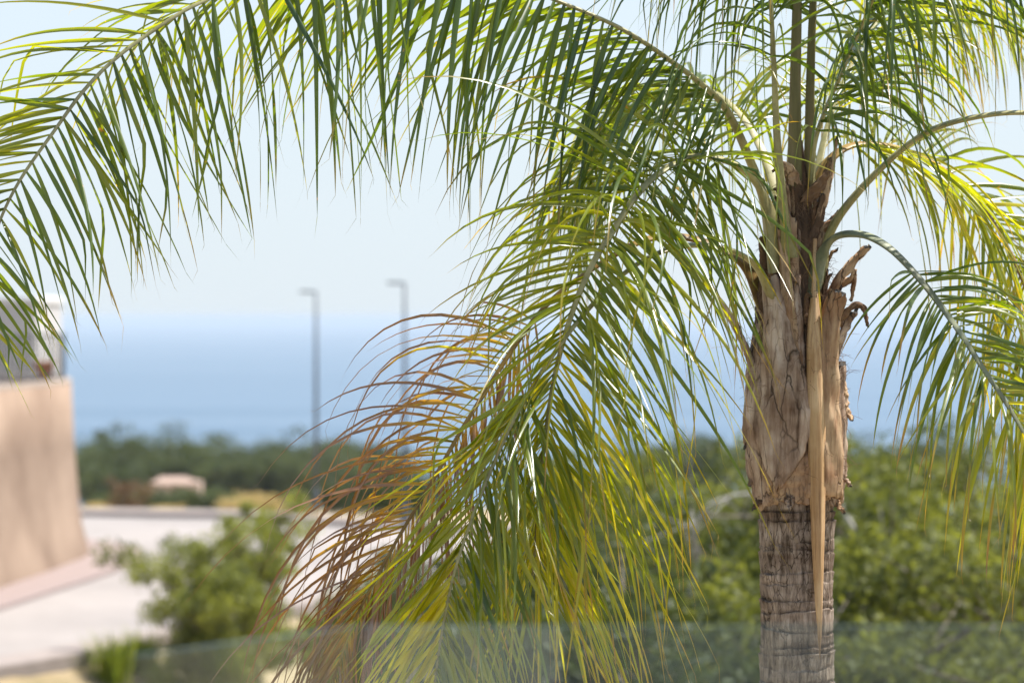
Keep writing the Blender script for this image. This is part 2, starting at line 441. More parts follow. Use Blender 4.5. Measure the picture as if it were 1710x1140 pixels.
def glass_mat():
    m, N, L, b = new_mat('balustrade_glass')
    tp = N.new('ShaderNodeBsdfTransparent'); tp.inputs[0].default_value = (0.955, 0.985, 0.972, 1)
    gl = N.new('ShaderNodeBsdfGlossy'); gl.inputs['Roughness'].default_value = 0.02
    fr = N.new('ShaderNodeFresnel')
    ge = N.new('ShaderNodeNewGeometry'); io = N.new('ShaderNodeMapRange'); io.inputs[3].default_value = 1.5; io.inputs[4].default_value = 1 / 1.5
    L.new(ge.outputs['Backfacing'], io.inputs[0]); L.new(io.outputs[0], fr.inputs[0])
    m1 = N.new('ShaderNodeMixShader'); L.new(fr.outputs[0], m1.inputs[0]); L.new(tp.outputs[0], m1.inputs[1]); L.new(gl.outputs[0], m1.inputs[2])
    # dried salt and dust on the pane, patchy
    df = N.new('ShaderNodeBsdfDiffuse'); df.inputs[0].default_value = (0.72, 0.76, 0.74, 1)
    tl = N.new('ShaderNodeBsdfTranslucent'); tl.inputs[0].default_value = (0.72, 0.76, 0.74, 1)
    ad = N.new('ShaderNodeMixShader'); ad.inputs[0].default_value = 0.5; L.new(df.outputs[0], ad.inputs[1]); L.new(tl.outputs[0], ad.inputs[2])
    tc = N.new('ShaderNodeTexCoord')
    n = N.new('ShaderNodeTexNoise'); n.inputs['Scale'].default_value = 2.2; n.inputs['Detail'].default_value = 3; L.new(tc.outputs['Object'], n.inputs['Vector'])
    mr = N.new('ShaderNodeMapRange'); mr.inputs[1].default_value = 0.35; mr.inputs[2].default_value = 0.65; mr.inputs[3].default_value = 0.002; mr.inputs[4].default_value = 0.028
    L.new(n.outputs['Fac'], mr.inputs[0])
    m2 = N.new('ShaderNodeMixShader'); L.new(mr.outputs[0], m2.inputs[0]); L.new(m1.outputs[0], m2.inputs[1]); L.new(ad.outputs[0], m2.inputs[2])
    L.new(m2.outputs[0], N['Material Output'].inputs['Surface'])
    return m


M['sea'] = sea_mat()
M['glass'] = glass_mat()
M['glassedge'] = M['glass'].copy(); M['glassedge'].name = 'glass_edge'
for n_ in M['glassedge'].node_tree.nodes:
    if n_.type == 'BSDF_TRANSPARENT': n_.inputs[0].default_value = (0.62, 0.80, 0.72, 1)
    if n_.type == 'BSDF_GLOSSY': n_.inputs[0].default_value = (0.35, 0.42, 0.40, 1); n_.inputs['Roughness'].default_value = 0.3

# ------------------------------------------------------------------ terrain
ROAD_Z = -5.0
NEAR = np.array([(-40, 26.0), (-16, 33.0), (-10, 38.2), (-7.35, 40.8), (-5.8, 44.0), (-4.6, 47.5), (-3.4, 50.5), (-1.5, 52.3), (4, 53), (14, 52), (40, 46)])
FAR = np.array([(-40, 66.0), (-20, 71.0), (-10.8, 71.6), (-6.8, 70.7), (-3.0, 67.2), (0, 65.8), (5, 65), (14, 64), (40, 58)])


def yk(x): return np.interp(x, NEAR[:, 0], NEAR[:, 1])
def yf(x): return np.interp(x, FAR[:, 0], FAR[:, 1])


def height(x, y):
    k, f = yk(x), yf(x)
    front = ROAD_Z - 0.03 - 0.19 * np.clip(k - 1.3 - y, 0, 7)
    front = np.where(y < k - 8.3, np.interp(y, [0, 8, 20, 45], [-6.2, -6.3, -6.5, -6.56]), front)
    back = np.interp(y - f, [0, 4, 30, 100, 200, 330, 420, 700, 1100, 3000], [-5.14, -5.3, -7.2, -12, -19, -27, -34, -80, -100, -104])
    z = np.where(y < k, front, np.where(y > f, back, ROAD_Z - 0.12))
    return z


ys = np.concatenate([np.linspace(-14, 34, 40), np.linspace(34.5, 76, 120), np.geomspace(78, 1500, 60)])
xs = np.concatenate([-np.geomspace(700, 16, 26), np.linspace(-15.5, 15.5, 100), np.geomspace(16, 700, 26)])
X, Y = np.meshgrid(xs, ys)
Z = height(X, Y)
bumpz = np.array([mnoise.fractal(Vector((float(a) * 0.25, float(b) * 0.25, 0.3)), 1.0, 2.0, 4) for a, b in zip(X.ravel(), Y.ravel())]).reshape(X.shape)
onroad = (Y > yk(X) - 0.4) & (Y < yf(X) + 0.4)
Z = Z + np.where(onroad, -0.05, bumpz * np.clip((np.abs(Y - 55) - 8) / 300, 0.06, 1.5))
nx, ny = len(xs), len(ys)
gv = np.stack([X.ravel(), Y.ravel(), Z.ravel()], 1)
gf = [(j * nx + i, j * nx + i + 1, (j + 1) * nx + i + 1, (j + 1) * nx + i) for j in range(ny - 1) for i in range(nx - 1)]
tag(mesh_obj('ground', gv, gf, M['ground'], smooth=True), 'dry sandy hillside falling away to the sea', 'ground', kind='structure')
GX, GY, GZ = xs, ys, Z


def ground_z(x, y):
    i = int(np.clip(np.searchsorted(GX, x) - 1, 0, nx - 2)); j = int(np.clip(np.searchsorted(GY, y) - 1, 0, ny - 2))
    a = (x - GX[i]) / (GX[i + 1] - GX[i]); b = (y - GY[j]) / (GY[j + 1] - GY[j])
    return float((GZ[j, i] * (1 - a) + GZ[j, i + 1] * a) * (1 - b) + (GZ[j + 1, i] * (1 - a) + GZ[j + 1, i + 1] * a) * b)


SEA_Z = -95.0
tag(mesh_obj('sea', [(-90000, 520, SEA_Z), (90000, 520, SEA_Z), (90000, 95000, SEA_Z), (-90000, 95000, SEA_Z)], [(0, 1, 2, 3)], M['sea']),
    'calm pale blue sea reaching the hazy horizon', 'sea', kind='structure')

# road, kerbs and pavements
rx = np.linspace(-40, 40, 90)
rv, rf = [], []
for i, x in enumerate(rx):
    for t in np.linspace(0, 1, 7):
        rv.append((x, yk(x) * (1 - t) + yf(x) * t, ROAD_Z))
for i in range(len(rx) - 1):
    for t in range(6):
        rf.append((i * 7 + t, (i + 1) * 7 + t, (i + 1) * 7 + t + 1, i * 7 + t + 1))
tag(mesh_obj('road', rv, rf, M['road'], smooth=True), 'pale sunlit concrete road bending behind the tan wall', 'road', kind='structure')


def band(name, mat, x, y0, y1, z0, z1, label):
    """a raised strip along x between y0(x) and y1(x), from z0 up to z1"""
    v, f = [], []
    for a, b, c in zip(x, y0, y1):
        v += [(a, b, z0), (a, b, z1 - 0.03), (a, b + 0.03, z1), (a, c - 0.03, z1), (a, c, z1 - 0.03), (a, c, z0)]
    for i in range(len(x) - 1):
        for k in range(5):
            f.append((i * 6 + k, (i + 1) * 6 + k, (i + 1) * 6 + k + 1, i * 6 + k + 1))
    return tag(mesh_obj(name, v, f, mat), label, name.split('_')[-1], kind='structure')


band('near_pavement', M['kerb'], rx, yk(rx) - 1.45, yk(rx) + 0.02, ROAD_Z - 0.7, ROAD_Z + 0.13, 'narrow pale pavement along the near edge of the road')
band('far_pavement', M['kerb'], rx, yf(rx) - 0.02, yf(rx) + 1.3, ROAD_Z - 0.7, ROAD_Z + 0.14, 'pale raised kerb along the far edge of the road')

# ------------------------------------------------------------------ curved retaining wall, its railing, the building behind it
base_pl = np.array([(-11.6, 36.0), (-10.3, 43.0), (-9.55, 49.0), (-9.15, 53.0), (-8.85, 56.4), (-8.75, 58.6), (-9.05, 60.6), (-9.9, 62.2), (-11.4, 63.2), (-14, 63.8), (-20, 64.2)])
bp_, _ = catmull(np.c_[base_pl, np.zeros(len(base_pl))], 80)
bt = tangents(bp_)
out = np.c_[bt[:, 1], -bt[:, 0]]                      # outward (towards the road)
WALL_TOP = -1.36
prof = [(0.0, -5.35), (0.0, -4.9), (-0.17, -4.3), (-0.26, -3.6), (-0.33, -2.6), (-0.38, WALL_TOP)]
wv, wf = [], []
for i in range(len(bp_)):
    for o, z in prof:
        w = mnoise.noise(Vector((bp_[i, 0] * 0.8, bp_[i, 1] * 0.8, z * 0.9))) * 0.03
        wv.append((bp_[i, 0] + out[i, 0] * (o + w), bp_[i, 1] + out[i, 1] * (o + w), z))
    wv.append((bp_[i, 0] - out[i, 0] * 0.75, bp_[i, 1] - out[i, 1] * 0.75, WALL_TOP))
    wv.append((bp_[i, 0] - out[i, 0] * 0.75, bp_[i, 1] - out[i, 1] * 0.75, -5.3))
k = len(prof) + 2
for i in range(len(bp_) - 1):
    for j in range(k - 1):
        wf.append((i * k + j, (i + 1) * k + j, (i + 1) * k + j + 1, i * k + j + 1))
wall = empty('retaining_wall', (-9.5, 55, ROAD_Z))
mesh_obj('wall_face', np.array(wv) - np.array(wall.location), wf, M['stucco'], wall, True)
cv, cf = [], []
for i in range(len(bp_)):
    for o, z in [(-0.385, WALL_TOP + 0.004), (-0.385, WALL_TOP + 0.09), (-0.72, WALL_TOP + 0.09), (-0.72, WALL_TOP + 0.004)]:
        cv.append((bp_[i, 0] + out[i, 0] * o, bp_[i, 1] + out[i, 1] * o, z))
for i in range(len(bp_) - 1):
    for j in range(4):
        cf.append((i * 4 + j, (i + 1) * 4 + j, (i + 1) * 4 + (j + 1) % 4, i * 4 + (j + 1) % 4))
mesh_obj('coping', np.array(cv) - np.array(wall.location), cf, M['coping'], wall)
tag(wall, 'tall curved tan rendered retaining wall flaring out at its foot', 'wall')
# earth held by the wall
fv = [(p[0] - o[0] * 0.76, p[1] - o[1] * 0.76, WALL_TOP - 0.06) for p, o in zip(bp_, out)]
fv += [(-34, 64.2, WALL_TOP - 0.06), (-34, 36, WALL_TOP - 0.06)]
tag(mesh_obj('upper_ground', fv, [tuple(range(len(fv)))], M['kerb']), 'level plot held up by the tan wall', 'ground', kind='structure')
# pink pavement round the foot of the wall
pv, pf = [], []
for i in range(len(bp_)):
    ww = 0.85 + 0.3 * math.exp(-((i - 46) / 12.0) ** 2)
    for o, z in [(-0.1, ROAD_Z + 0.1), (ww - 0.03, ROAD_Z + 0.1), (ww, ROAD_Z + 0.07), (ww, ROAD_Z - 0.1)]:
        pv.append((bp_[i, 0] + out[i, 0] * o, bp_[i, 1] + out[i, 1] * o, z))
for i in range(len(bp_) - 1):
    for j in range(3):
        pf.append((i * 4 + j, (i + 1) * 4 + j, (i + 1) * 4 + j + 1, i * 4 + j + 1))
tag(mesh_obj('wall_pavement', pv, pf, M['pink']), 'pink paved strip round the foot of the tan wall', 'pavement', kind='structure')

rail = empty('railing', (-9.5, 55, WALL_TOP + 0.09))
ro = np.array(rail.location)
idx = [i for i in range(len(bp_)) if bp_[i, 1] < 60.2]
ins = bp_[:, :2] - out * 0.53
ins3, rl = catmull(np.c_[ins[idx], np.full(len(idx), WALL_TOP + 0.09)], 160)
H_R = 0.92
for zz in (0.10, H_R):
    mb = MB(); mb.tube(ins3 + (0, 0, zz) - ro, 0.024, 6); mb.build('rail', M['metal'], rail)
step = 0.34
bar0 = None
for s in np.arange(0.05, rl, step):
    q = ins3[int(s / rl * 159)]
    if q[1] < 48: continue
    if bar0 is None:
        mb = MB(); mb.tube([(0, 0, 0.0), (0, 0, H_R)], 0.015, 6); bar0 = mb.build('baluster', M['metal'], rail)
        b = bar0
    else:
        b = bar0.copy(); link(b, rail)
    b.location = q - ro
tag(rail, 'dark metal railing of upright bars on top of the tan wall', 'railing')

hs = empty('outbuilding', (-16.5, 84, -3.0))
mb = MB(); mb.box((-5.5, 0, -2.5), (2.41, 5, 3.42), 0.03); mb.build('wall', M['greywall'], hs)
mb = MB(); mb.box((-5.56, -0.06, 3.424), (2.47, 5.06, 3.62), 0.02); mb.build('parapet', M['white'], hs)
mb = MB(); mb.box((-2.6, -0.03, 0.6), (-1.2, 0.1, 2.2), 0.01); w_ = mb.build('window', M['window'], hs)
mb = MB(); mb.box((-2.68, -0.06, 0.5), (-1.12, -0.035, 0.58)); mb.build('sill', M['white'], w_)
tag(hs, 'plain pale grey flat-roofed building behind the railing', 'building')

pt = P(78, 640, 58.6)
mb = MB(); mb.lathe([(0.11, 0), (0.15, 0.05), (0.20, 0.30), (0.225, 0.31), (0.225, 0.37), (0.19, 0.37), (0.17, 0.30)], 20)
po = mb.build('flower_pot', M['terracotta'], None, True); po.location = (pt[0] - 0.02, 58.4, WALL_TOP + 0.09)
tag(po, 'small terracotta pot standing on the wall behind the railing', 'pot')


# ------------------------------------------------------------------ street lamps
def street_lamp(px, top, Yd, label):
    x = (px - CX) / F * Yd
    zt = (HY - top) / F * Yd
    zb = ROAD_Z + 0.12
    r = empty('street_lamp', (x, Yd, zb))
    h = zt - zb
    mb = MB(); mb.lathe([(0.17, 0), (0.17, 0.03), (0.09, 0.05), (0.09, 0.5), (0.075, 0.52)], 16); mb.build('base', M['lampmetal'], r, False)
    mb = MB(); mb.tube([(0, 0, 0.5), (0, 0, h * 0.5), (0, 0, h - 0.03)], [0.06, 0.05, 0.042], 14); mb.build('pole', M['lampmetal'], r, True)
    mb = MB(); mb.tube([(0.03, 0, h - 0.05), (-0.14, 0, h - 0.03)], 0.032, 10); mb.build('arm', M['lampmetal'], r, True)
    mb = MB(); mb.box((-0.42, -0.10, h - 0.055), (-0.13, 0.10, h + 0.0), 0.015); hd = mb.build('lamp_head', M['lampmetal'], r)
    mb = MB(); mb.box((-0.40, -0.08, h - 0.068), (-0.16, 0.08, h - 0.058)); mb.build('diffuser', M['white'], hd)
    tag(r, label, 'street lamp', 'street lamps beside the far kerb')


street_lamp(528, 485, 72.2, 'slim grey street lamp standing clear against the sea, away from the palm')
street_lamp(676, 470, 67.2, 'slim grey street lamp half hidden by the palm fronds, the taller in view')


# ------------------------------------------------------------------ trees and shrubs
def tree(name, H, Rc, seed, leafmat, leaf=0.10, nlimb=12, nsub=4, per=220, clump=0.16, low=0.12, flat=0.7, woodmat='wood', trunk_r=None):
    r = np.random.default_rng(seed)
    root = empty(name)
    wood = MB()
    tr = trunk_r or 0.022 * H + 0.02
    pts = [(0, 0, -0.4)]
    wob = r.normal(0, 0.05 * H, 2)
    for t in (0.0, 0.25, 0.5, 0.72, 0.9):
        pts.append((wob[0] * t + r.normal(0, 0.012 * H), wob[1] * t + r.normal(0, 0.012 * H), H * t))
    tp, _ = catmull(pts, 14)
    wood.tube(tp, np.linspace(tr, tr * 0.25, 14), 8)
    ends = []
    for i in range(nlimb):
        t = low + (0.95 - low) * ((i + r.random()) / nlimb)
        o = np.array([np.interp(t * 0.9 * H, tp[:, 2], tp[:, k]) for k in range(3)])
        az = i * 2.4 + r.normal(0, 0.4)
        prof_r = Rc * (0.35 + 0.75 * math.sin(math.pi * min(1, 0.22 + 0.72 * (1 - t) ** 0.8))) * r.uniform(0.7, 1.1)
        up = r.uniform(0.1, 0.55) * prof_r + 0.1 * H * t
        e = o + np.array([math.cos(az) * prof_r, math.sin(az) * prof_r, up])
        mid = o * 0.5 + e * 0.5 + np.array([*r.normal(0, 0.06 * Rc, 2), -0.08 * prof_r])
        lp, _ = catmull([o, mid, e], 7)
        wood.tube(lp, np.linspace(tr * 0.42, tr * 0.1, 7), 5)
        ends.append(e)
        for s in range(nsub):
            q = lp[r.integers(2, 6)]
            e2 = q + r.normal(0, 1, 3) * np.array([0.32, 0.32, 0.2]) * Rc + np.array([0, 0, 0.12 * Rc])
            wood.tube([q, q * 0.5 + e2 * 0.5 + (0, 0, -0.02), e2], [tr * 0.14, tr * 0.1, tr * 0.05], 4)
            ends.append(e2)
    ends.append(tp[-1] + (0, 0, 0.08 * H))
    wood.build('trunk', M[woodmat], root, True)
    C = np.array(ends)
    n = len(C) * per
    ci = np.repeat(np.arange(len(C)), per)
    sz = (clump * Rc * 1.6) * r.uniform(0.6, 1.25, len(C))
    d = r.normal(0, 1, (n, 3)); d /= np.linalg.norm(d, axis=1)[:, None]
    rad = r.random(n) ** 0.45
    pos = C[ci] + d * rad[:, None] * sz[ci][:, None] * np.array([1, 1, flat])
    a = r.normal(0, 1, (n, 3)); a[:, 2] += 0.35; a /= np.linalg.norm(a, axis=1)[:, None]
    b = np.cross(a, r.normal(0, 1, (n, 3))); b /= np.linalg.norm(b, axis=1)[:, None]
    ln = leaf * r.uniform(0.6, 1.4, n)[:, None]
    v = np.empty((n, 4, 3))
    v[:, 0] = pos - a * ln; v[:, 1] = pos + b * ln * 0.34; v[:, 2] = pos + a * ln; v[:, 3] = pos - b * ln * 0.34
    tone = r.random(len(C))
    g = np.clip(0.55 * tone[ci] + 0.45 * r.random(n), 0, 1)
    at = np.zeros((n * 4, 3)); at[:, 1] = np.repeat(g, 4)
    f = np.arange(n * 4).reshape(n, 4)
    mesh_obj('crown', v.reshape(-1, 3), f, M[leafmat], root, False, at)
    TOPS[root.name] = float(np.percentile(v[:, :, 2], 99.6))
    return root


TOPS = {}


def top_of(o): return TOPS[o.name] if o.name in TOPS else TOPS[o.name.rsplit('.', 1)[0]]


def place(o, x, y, s=1.0, rz=0.0, z=None, sz=None):
    o.location = (x, y, ground_z(x, y) if z is None else z)
    o.scale = (s, s, sz or s)
    o.rotation_euler = (0, 0, rz)


# far ridge of pines
fp = [tree('pine_tree', 9.0, 5.0, 100 + i, 'pine', 0.34, 13, 4, 85, 0.24, 0.22, 0.7) for i in range(4)]
used = set()


def pick(protos, k):
    p = protos[k % len(protos)]
    if id(p) not in used:
        used.add(id(p)); return p
    return copy_tree(p)


far_px = []
rr = np.random.default_rng(5)
for px, py in [(145, 724), (195, 745), (245, 742), (298, 722), (350, 740), (400, 752), (450, 748), (505, 733), (545, 742), (600, 748), (655, 755), (1070, 742), (1130, 735), (1190, 742), (1420, 745), (1480, 738), (1550, 730)]:
    far_px.append((px, py, 395))
for px, py in [(120, 765), (165, 765), (215, 775), (380, 768), (425, 780), (480, 770), (530, 760), (570, 775), (620, 775), (335, 762), (265, 760)]:
    far_px.append((px, py, 330))
ORD = ['first', 'second', 'third', 'fourth', 'fifth', 'sixth', 'seventh', 'eighth', 'ninth', 'tenth', 'eleventh', 'twelfth']
rank = {}
for key in (lambda q: q[2] < 350, lambda q: q[2] > 350 and q[0] < 700, lambda q: q[2] > 350 and q[0] >= 700):
    for n_, q in enumerate(sorted(filter(key, far_px))): rank[q] = ORD[n_]
for k_, (px, py, Yd) in enumerate(far_px):
    o = pick(fp, k_)
    x = (px - CX) / F * Yd; Yd2 = Yd + rr.uniform(-14, 14)
    gz = ground_z(x, Yd2)
    zt = -(py - 12 - HY) / F * Yd2
    s = np.clip((zt - gz) / top_of(o), 0.4, 1.6)
    place(o, x, Yd2, s * rr.uniform(1.0, 1.2), rr.uniform(0, 6.28), gz, s)
    n_ = rank[(px, py, Yd)]
    if Yd < 350:
        tag(o, f'{n_} dark pine on the slope below the ridge, counted from the tan wall', 'tree', 'pines on the slope by the villa')
    elif px < 700:
        tag(o, f'{n_} pine of the far ridge against the sea, counted from the tan wall', 'tree', 'pines along the far ridge, seaward')
    else:
        tag(o, f'distant ridge pine glimpsed behind the palm, {n_} one counted from the hanging frond', 'tree', 'pines along the far ridge, behind the palm')

# far house among the pines
hx, hy = P(292, 805, 300)[0], 300.0
vz = -(818 - HY) / F * hy
h = empty('villa', (hx, hy, vz))
mb = MB(); mb.box((-2.8, 0, -2.5), (2.9, 5, 0.95)); mb.build('wall', M['housepink'], h)
mb = MB(); mb.add([(-3.1, -0.4, 0.954), (2.2, -0.4, 0.954), (2.2, 5.4, 0.954), (-3.1, 5.4, 0.954), (-2.0, 2.5, 1.75), (1.0, 2.5, 1.75)],
                  [(0, 1, 5, 4), (1, 2, 5), (2, 3, 4, 5), (3, 0, 4), (3, 2, 1, 0)]); mb.build('roof', M['roof'], h)
mb = MB(); mb.box((2.25, -0.2, -2.0), (3.1, 2.0, 1.2)); mb.build('tower', M['housepink'], h)
for wx in (-2.0, -0.5, 1.0):
    mb = MB(); mb.box((wx, -0.05, -0.3), (wx + 0.6, 0.1, 0.5)); mb.build('window', M['window'], h)
h.scale = (0.85, 0.85, 0.75)
tag(h, 'small pinkish villa with tiled roof among the far pines', 'house')

# shrubs between the road and the ridge
def put_top(o, px, top, Yd, H, rz, wide=1.0):
    """stand o on the ground so that its top shows at row top"""
    x = (px - CX) / F * Yd
    gz = ground_z(x, Yd)
    sc = (-(top - HY) / F * Yd - gz) / top_of(o)
    place(o, x, Yd, sc * wide, rz, gz, sc)


sp_ = tree('brown_shrub', 2.6, 1.9, 31, 'brownleaf', 0.12, 9, 4, 110, 0.25, 0.08)
put_top(sp_, 215, 800, 112, 2.9, 0.4, 0.9); tag(sp_, 'brown leafed rounded shrub beyond the far kerb near the tan wall', 'shrub')
st1 = tree('straw_shrub', 2.0, 1.9, 32, 'straw', 0.13, 9, 4, 110, 0.26, 0.05)
for k_, (px, top, Yd, wide, label) in enumerate([(395, 832, 100, 1.2, 'straw coloured dry bush beyond the far kerb, behind the taller young pine'), (440, 822, 104, 1.2, 'tallest straw coloured dry bush beyond the far kerb'),
        (152, 838, 105, 1.3, 'straw coloured dry bush beyond the kerb beside the tan wall'), (275, 842, 98, 1.5, 'low straw coloured bush below the pinkish villa'), (500, 842, 96, 1.5, 'low straw coloured bush between the bare lamp and the kerb')]):
    o = st1 if k_ == 0 else copy_tree(st1)
    put_top(o, px, top, Yd, 2.3, k_ * 1.3, wide)
    tag(o, label, 'shrub', 'dry bushes beyond the far kerb')
gp = tree('green_shrub', 2.4, 1.9, 33, 'pine', 0.14, 9, 4, 110, 0.25, 0.06)
for k_, (px, top, Yd, wide, label) in enumerate([(560, 800, 150, 1.1, 'dark green bush beyond the kerb just past the bare street lamp'), (630, 790, 140, 1.1, 'dark green bush between the two street lamps'), (690, 780, 130, 1.1, 'dark green bush at the foot of the half hidden lamp'),
        (300, 812, 170, 2.2, 'low green bush right below the pinkish villa'), (185, 815, 180, 1.4, 'green bush behind the brown shrub'), (345, 815, 190, 1.5, 'green bush beside the pinkish villa')]):
    o = gp if k_ == 0 else copy_tree(gp)
    put_top(o, px, top, Yd, 2.7, k_ * 1.7, wide)
    tag(o, label, 'shrub', 'green bushes beyond the far kerb')

# young pine in front of the road (left), with a taller one behind it
yp = tree('young_pine', 2.9, 1.25, 41, 'youngpine', 0.065, 20, 6, 150, 0.19, 0.05, 0.8)
x = P(352, 0, 42)[0]; place(yp, x, 42, 1.0, 0.3); yp.scale = (0.72, 0.72, (ground_z(x, 42) * -1 - 3.05) / top_of(yp))
tag(yp, 'bushy green young pine between the road and the glass', 'shrub')
yp2 = tree('young_pine', 3.4, 0.85, 42, 'youngpine', 0.065, 14, 5, 110, 0.18, 0.10, 0.8)
x = P(430, 0, 44)[0]; place(yp2, x, 44, 1.0, 0.3); yp2.scale = (0.75, 0.75, (ground_z(x, 44) * -1 - 2.80) / top_of(yp2))
tag(yp2, 'taller slender young pine rising behind the bushy one', 'shrub')
yp3 = tree('green_shrub', 2.0, 0.9, 43, 'youngpine', 0.075, 12, 5, 120, 0.24, 0.05, 0.8)
x = P(585, 0, 38)[0]; place(yp3, x, 38, 1.0, 0.3); yp3.scale = (1, 1, (ground_z(x, 38) * -1 - 3.6) / top_of(yp3))
tag(yp3, 'low green shrub showing under the brown frond', 'shrub')


def grass_tuft(px, py, Yd, h, seed, label):
    r = np.random.default_rng(seed)
    mb = MB()
    for i in range(170):
        a = r.uniform(0, 6.28); l = h * r.uniform(0.5, 1.1); lean = r.uniform(0.1, 0.55)
        o = np.array([r.normal(0, 0.13 * h), r.normal(0, 0.13 * h), -0.03])
        dr = np.array([math.cos(a) * lean, math.sin(a) * lean, 1])
        p1 = o + dr * l * 0.5; p2 = o + dr * l * np.array([1.25, 1.25, 0.92])
        w = np.array([-math.sin(a), math.cos(a), 0]) * 0.012
        mb.add([o - w, o + w, p1 + w, p1 - w, p2], [(0, 1, 2, 3), (3, 2, 4)], [(0, r.random(), 0)] * 5)
    root = empty('grass_tuft', (P(px, 0, Yd)[0], Yd, -(py - HY) / F * Yd))
    gz = ground_z(root.location.x, Yd)
    root.location.z = gz
    mb.build('blades', M['grass'], root)
    tag(root, label, 'grass tuft', 'grass tufts by the near kerb')


grass_tuft(186, 1090, 41.4, 0.85, 61, 'bright green grass tuft by the near kerb, farthest from the young pine')
grass_tuft(236, 1075, 42.4, 0.75, 62, 'green grass tuft by the near kerb, middle one of three')
grass_tuft(274, 1095, 41.8, 0.7, 63, 'yellowish grass tuft at the foot of the bushy young pine')

# trees and scrub in the middle distance behind the palm (right half)
tp_ = [tree('scrub_pine', 4.6, 1.7, 71 + i, 'shrub', 0.058, 20, 7, 190, 0.18, 0.10, 0.75) for i in range(3)]
dp_ = [tree('scrub_pine', 4.6, 1.6, 81 + i, 'pine', 0.058, 20, 7, 170, 0.18, 0.10, 0.75) for i in range(2)]
spots = [  # px, top row, distance, kind, label
    (1000, 860, 27, 1, 'dark green scrub pine showing between the drooping front frond and the palm trunk, low down'),
    (1085, 800, 31, 0, 'bright green scrub pine just beyond the tips of the front frond'),
    (1165, 765, 29, 0, 'tall yellow-green scrub pine close beside the palm trunk on its sea side'),
    (1245, 760, 33, 0, 'green scrub pine right behind the swollen leaf bases of the palm'),
    (1345, 790, 36, 1, 'dark scrub pine directly behind the palm trunk'),
    (1440, 775, 30, 0, 'green scrub pine with pale dead boughs beside the ringed trunk'),
    (1530, 730, 34, 1, 'darker scrub pine rising highest behind the yellow frond tips'),
    (1600, 800, 26, 0, 'bright yellow-green scrub pine under the yellow frond tips'),
    (1690, 760, 29, 0, 'green scrub pine at the picture edge under the far frond'),
    (900, 900, 30, 1, 'dark scrub pine behind the tip of the drooping front frond'),
    (1480, 900, 24, 0, 'low bright green scrub pine above the glass edge beside the trunk'),
    (1130, 900, 24, 1, 'low shaded scrub pine above the glass between frond tips and trunk'),
    (790, 880, 36, 1, 'dark scrub pine hidden mostly by the yellow half of the front frond'),
]
c0 = c1 = 0
for px, top, Yd, kind, label in spots:
    if kind == 0: o = pick(tp_, c0); c0 += 1
    else: o = pick(dp_, c1); c1 += 1
    x = (px - CX) / F * Yd
    gz = ground_z(x, Yd)
    s = (-(top - HY) / F * Yd - gz) / top_of(o)
    place(o, x, Yd, max(0.8, s * 1.05), px * 0.37, gz, s)
    tag(o, label, 'tree', 'scrub pines behind the palm')


def dead_branch(pts, r0, seed, label):
    r = np.random.default_rng(seed)
    w = [P(*p) for p in pts]
    c, L_ = catmull(w, 12)
    root = empty('dead_branch', tuple(c[0]))
    mb = MB(); mb.tube(c - c[0], np.linspace(r0, r0 * 0.3, 12), 7); mb.build('bough', M['deadwood'], root, True)
    for i in range(5):
        q = c[r.integers(3, 11)] - c[0]
        e = q + r.normal(0, 0.35, 3)
        mb = MB(); mb.tube([q, (q + e) / 2 + r.normal(0, 0.04, 3), e], [r0 * 0.35, r0 * 0.25, r0 * 0.12], 5); mb.build('twig', M['deadwood'], root, True)
    tag(root, label, 'branch', 'bleached dead boughs in the scrub')


dead_branch([(1395, 830, 27), (1425, 880, 26.8), (1450, 915, 26.6), (1490, 935, 26.4)], 0.028, 1, 'bleached dead bough slanting down beside the ringed trunk')
dead_branch([(1270, 822, 27), (1220, 828, 26.8), (1175, 850, 26.6), (1150, 900, 26.5)], 0.014, 2, 'bleached dead bough arching out level with the lowest leaf bases')
dead_branch([(1150, 1000, 23), (1165, 930, 22.9), (1160, 880, 22.8), (1185, 850, 22.7)], 0.022, 3, 'bleached dead bough standing upright near the frond tips')

# ------------------------------------------------------------------ terrace with glass balustrade (the camera stands on it)
tv = [(-1.9, -4.5), (2.6, -4.5), (2.6, 4.4), (-0.32, 4.4), (-0.75, 3.8), (-1.9, 3.6)]
mb = MB()
n_ = len(tv)
mb.add([(a, b, -1.62) for a, b in tv] + [(a, b, -6.6) for a, b in tv], [tuple(range(n_))] + [(i, i + n_, (i + 1) % n_ + n_, (i + 1) % n_) for i in range(n_)])
tag(mb.build('terrace_floor', M['terrace']), 'pale stone terrace floor inside the glass balustrade', 'terrace', kind='structure')
bal = empty('glass_balustrade', (0, 4.25, -1.62))
bo = np.array(bal.location)
GT = -0.46


def pane(a, b, top, caps=((1, 2, 6, 5), (3, 0, 4, 7))):
    a = np.array(a); b = np.array(b)
    d = nrm(b - a); n = np.array([-d[1], d[0]]) * 0.0085
    c = [a - n, b - n, b + n, a + n]
    v = [(q[0], q[1], -1.60) for q in c] + [(q[0], q[1], top) for q in c]
    v = np.array(v) - bo
    o = mesh_obj('pane', v, [(0, 1, 5, 4), (2, 3, 7, 6), (0, 3, 2, 1)], M['glass'], bal)
    v2 = [(q[0], q[1], top) for q in c] + [(q[0], q[1], top + 0.002) for q in c]
    fcs = [(4, 5, 6, 7), *caps]
    use = sorted({i for q in fcs for i in q})
    e = mesh_obj('edge', v[use], [tuple(use.index(i) for i in q) for q in fcs], M['glassedge'], o)
    return o


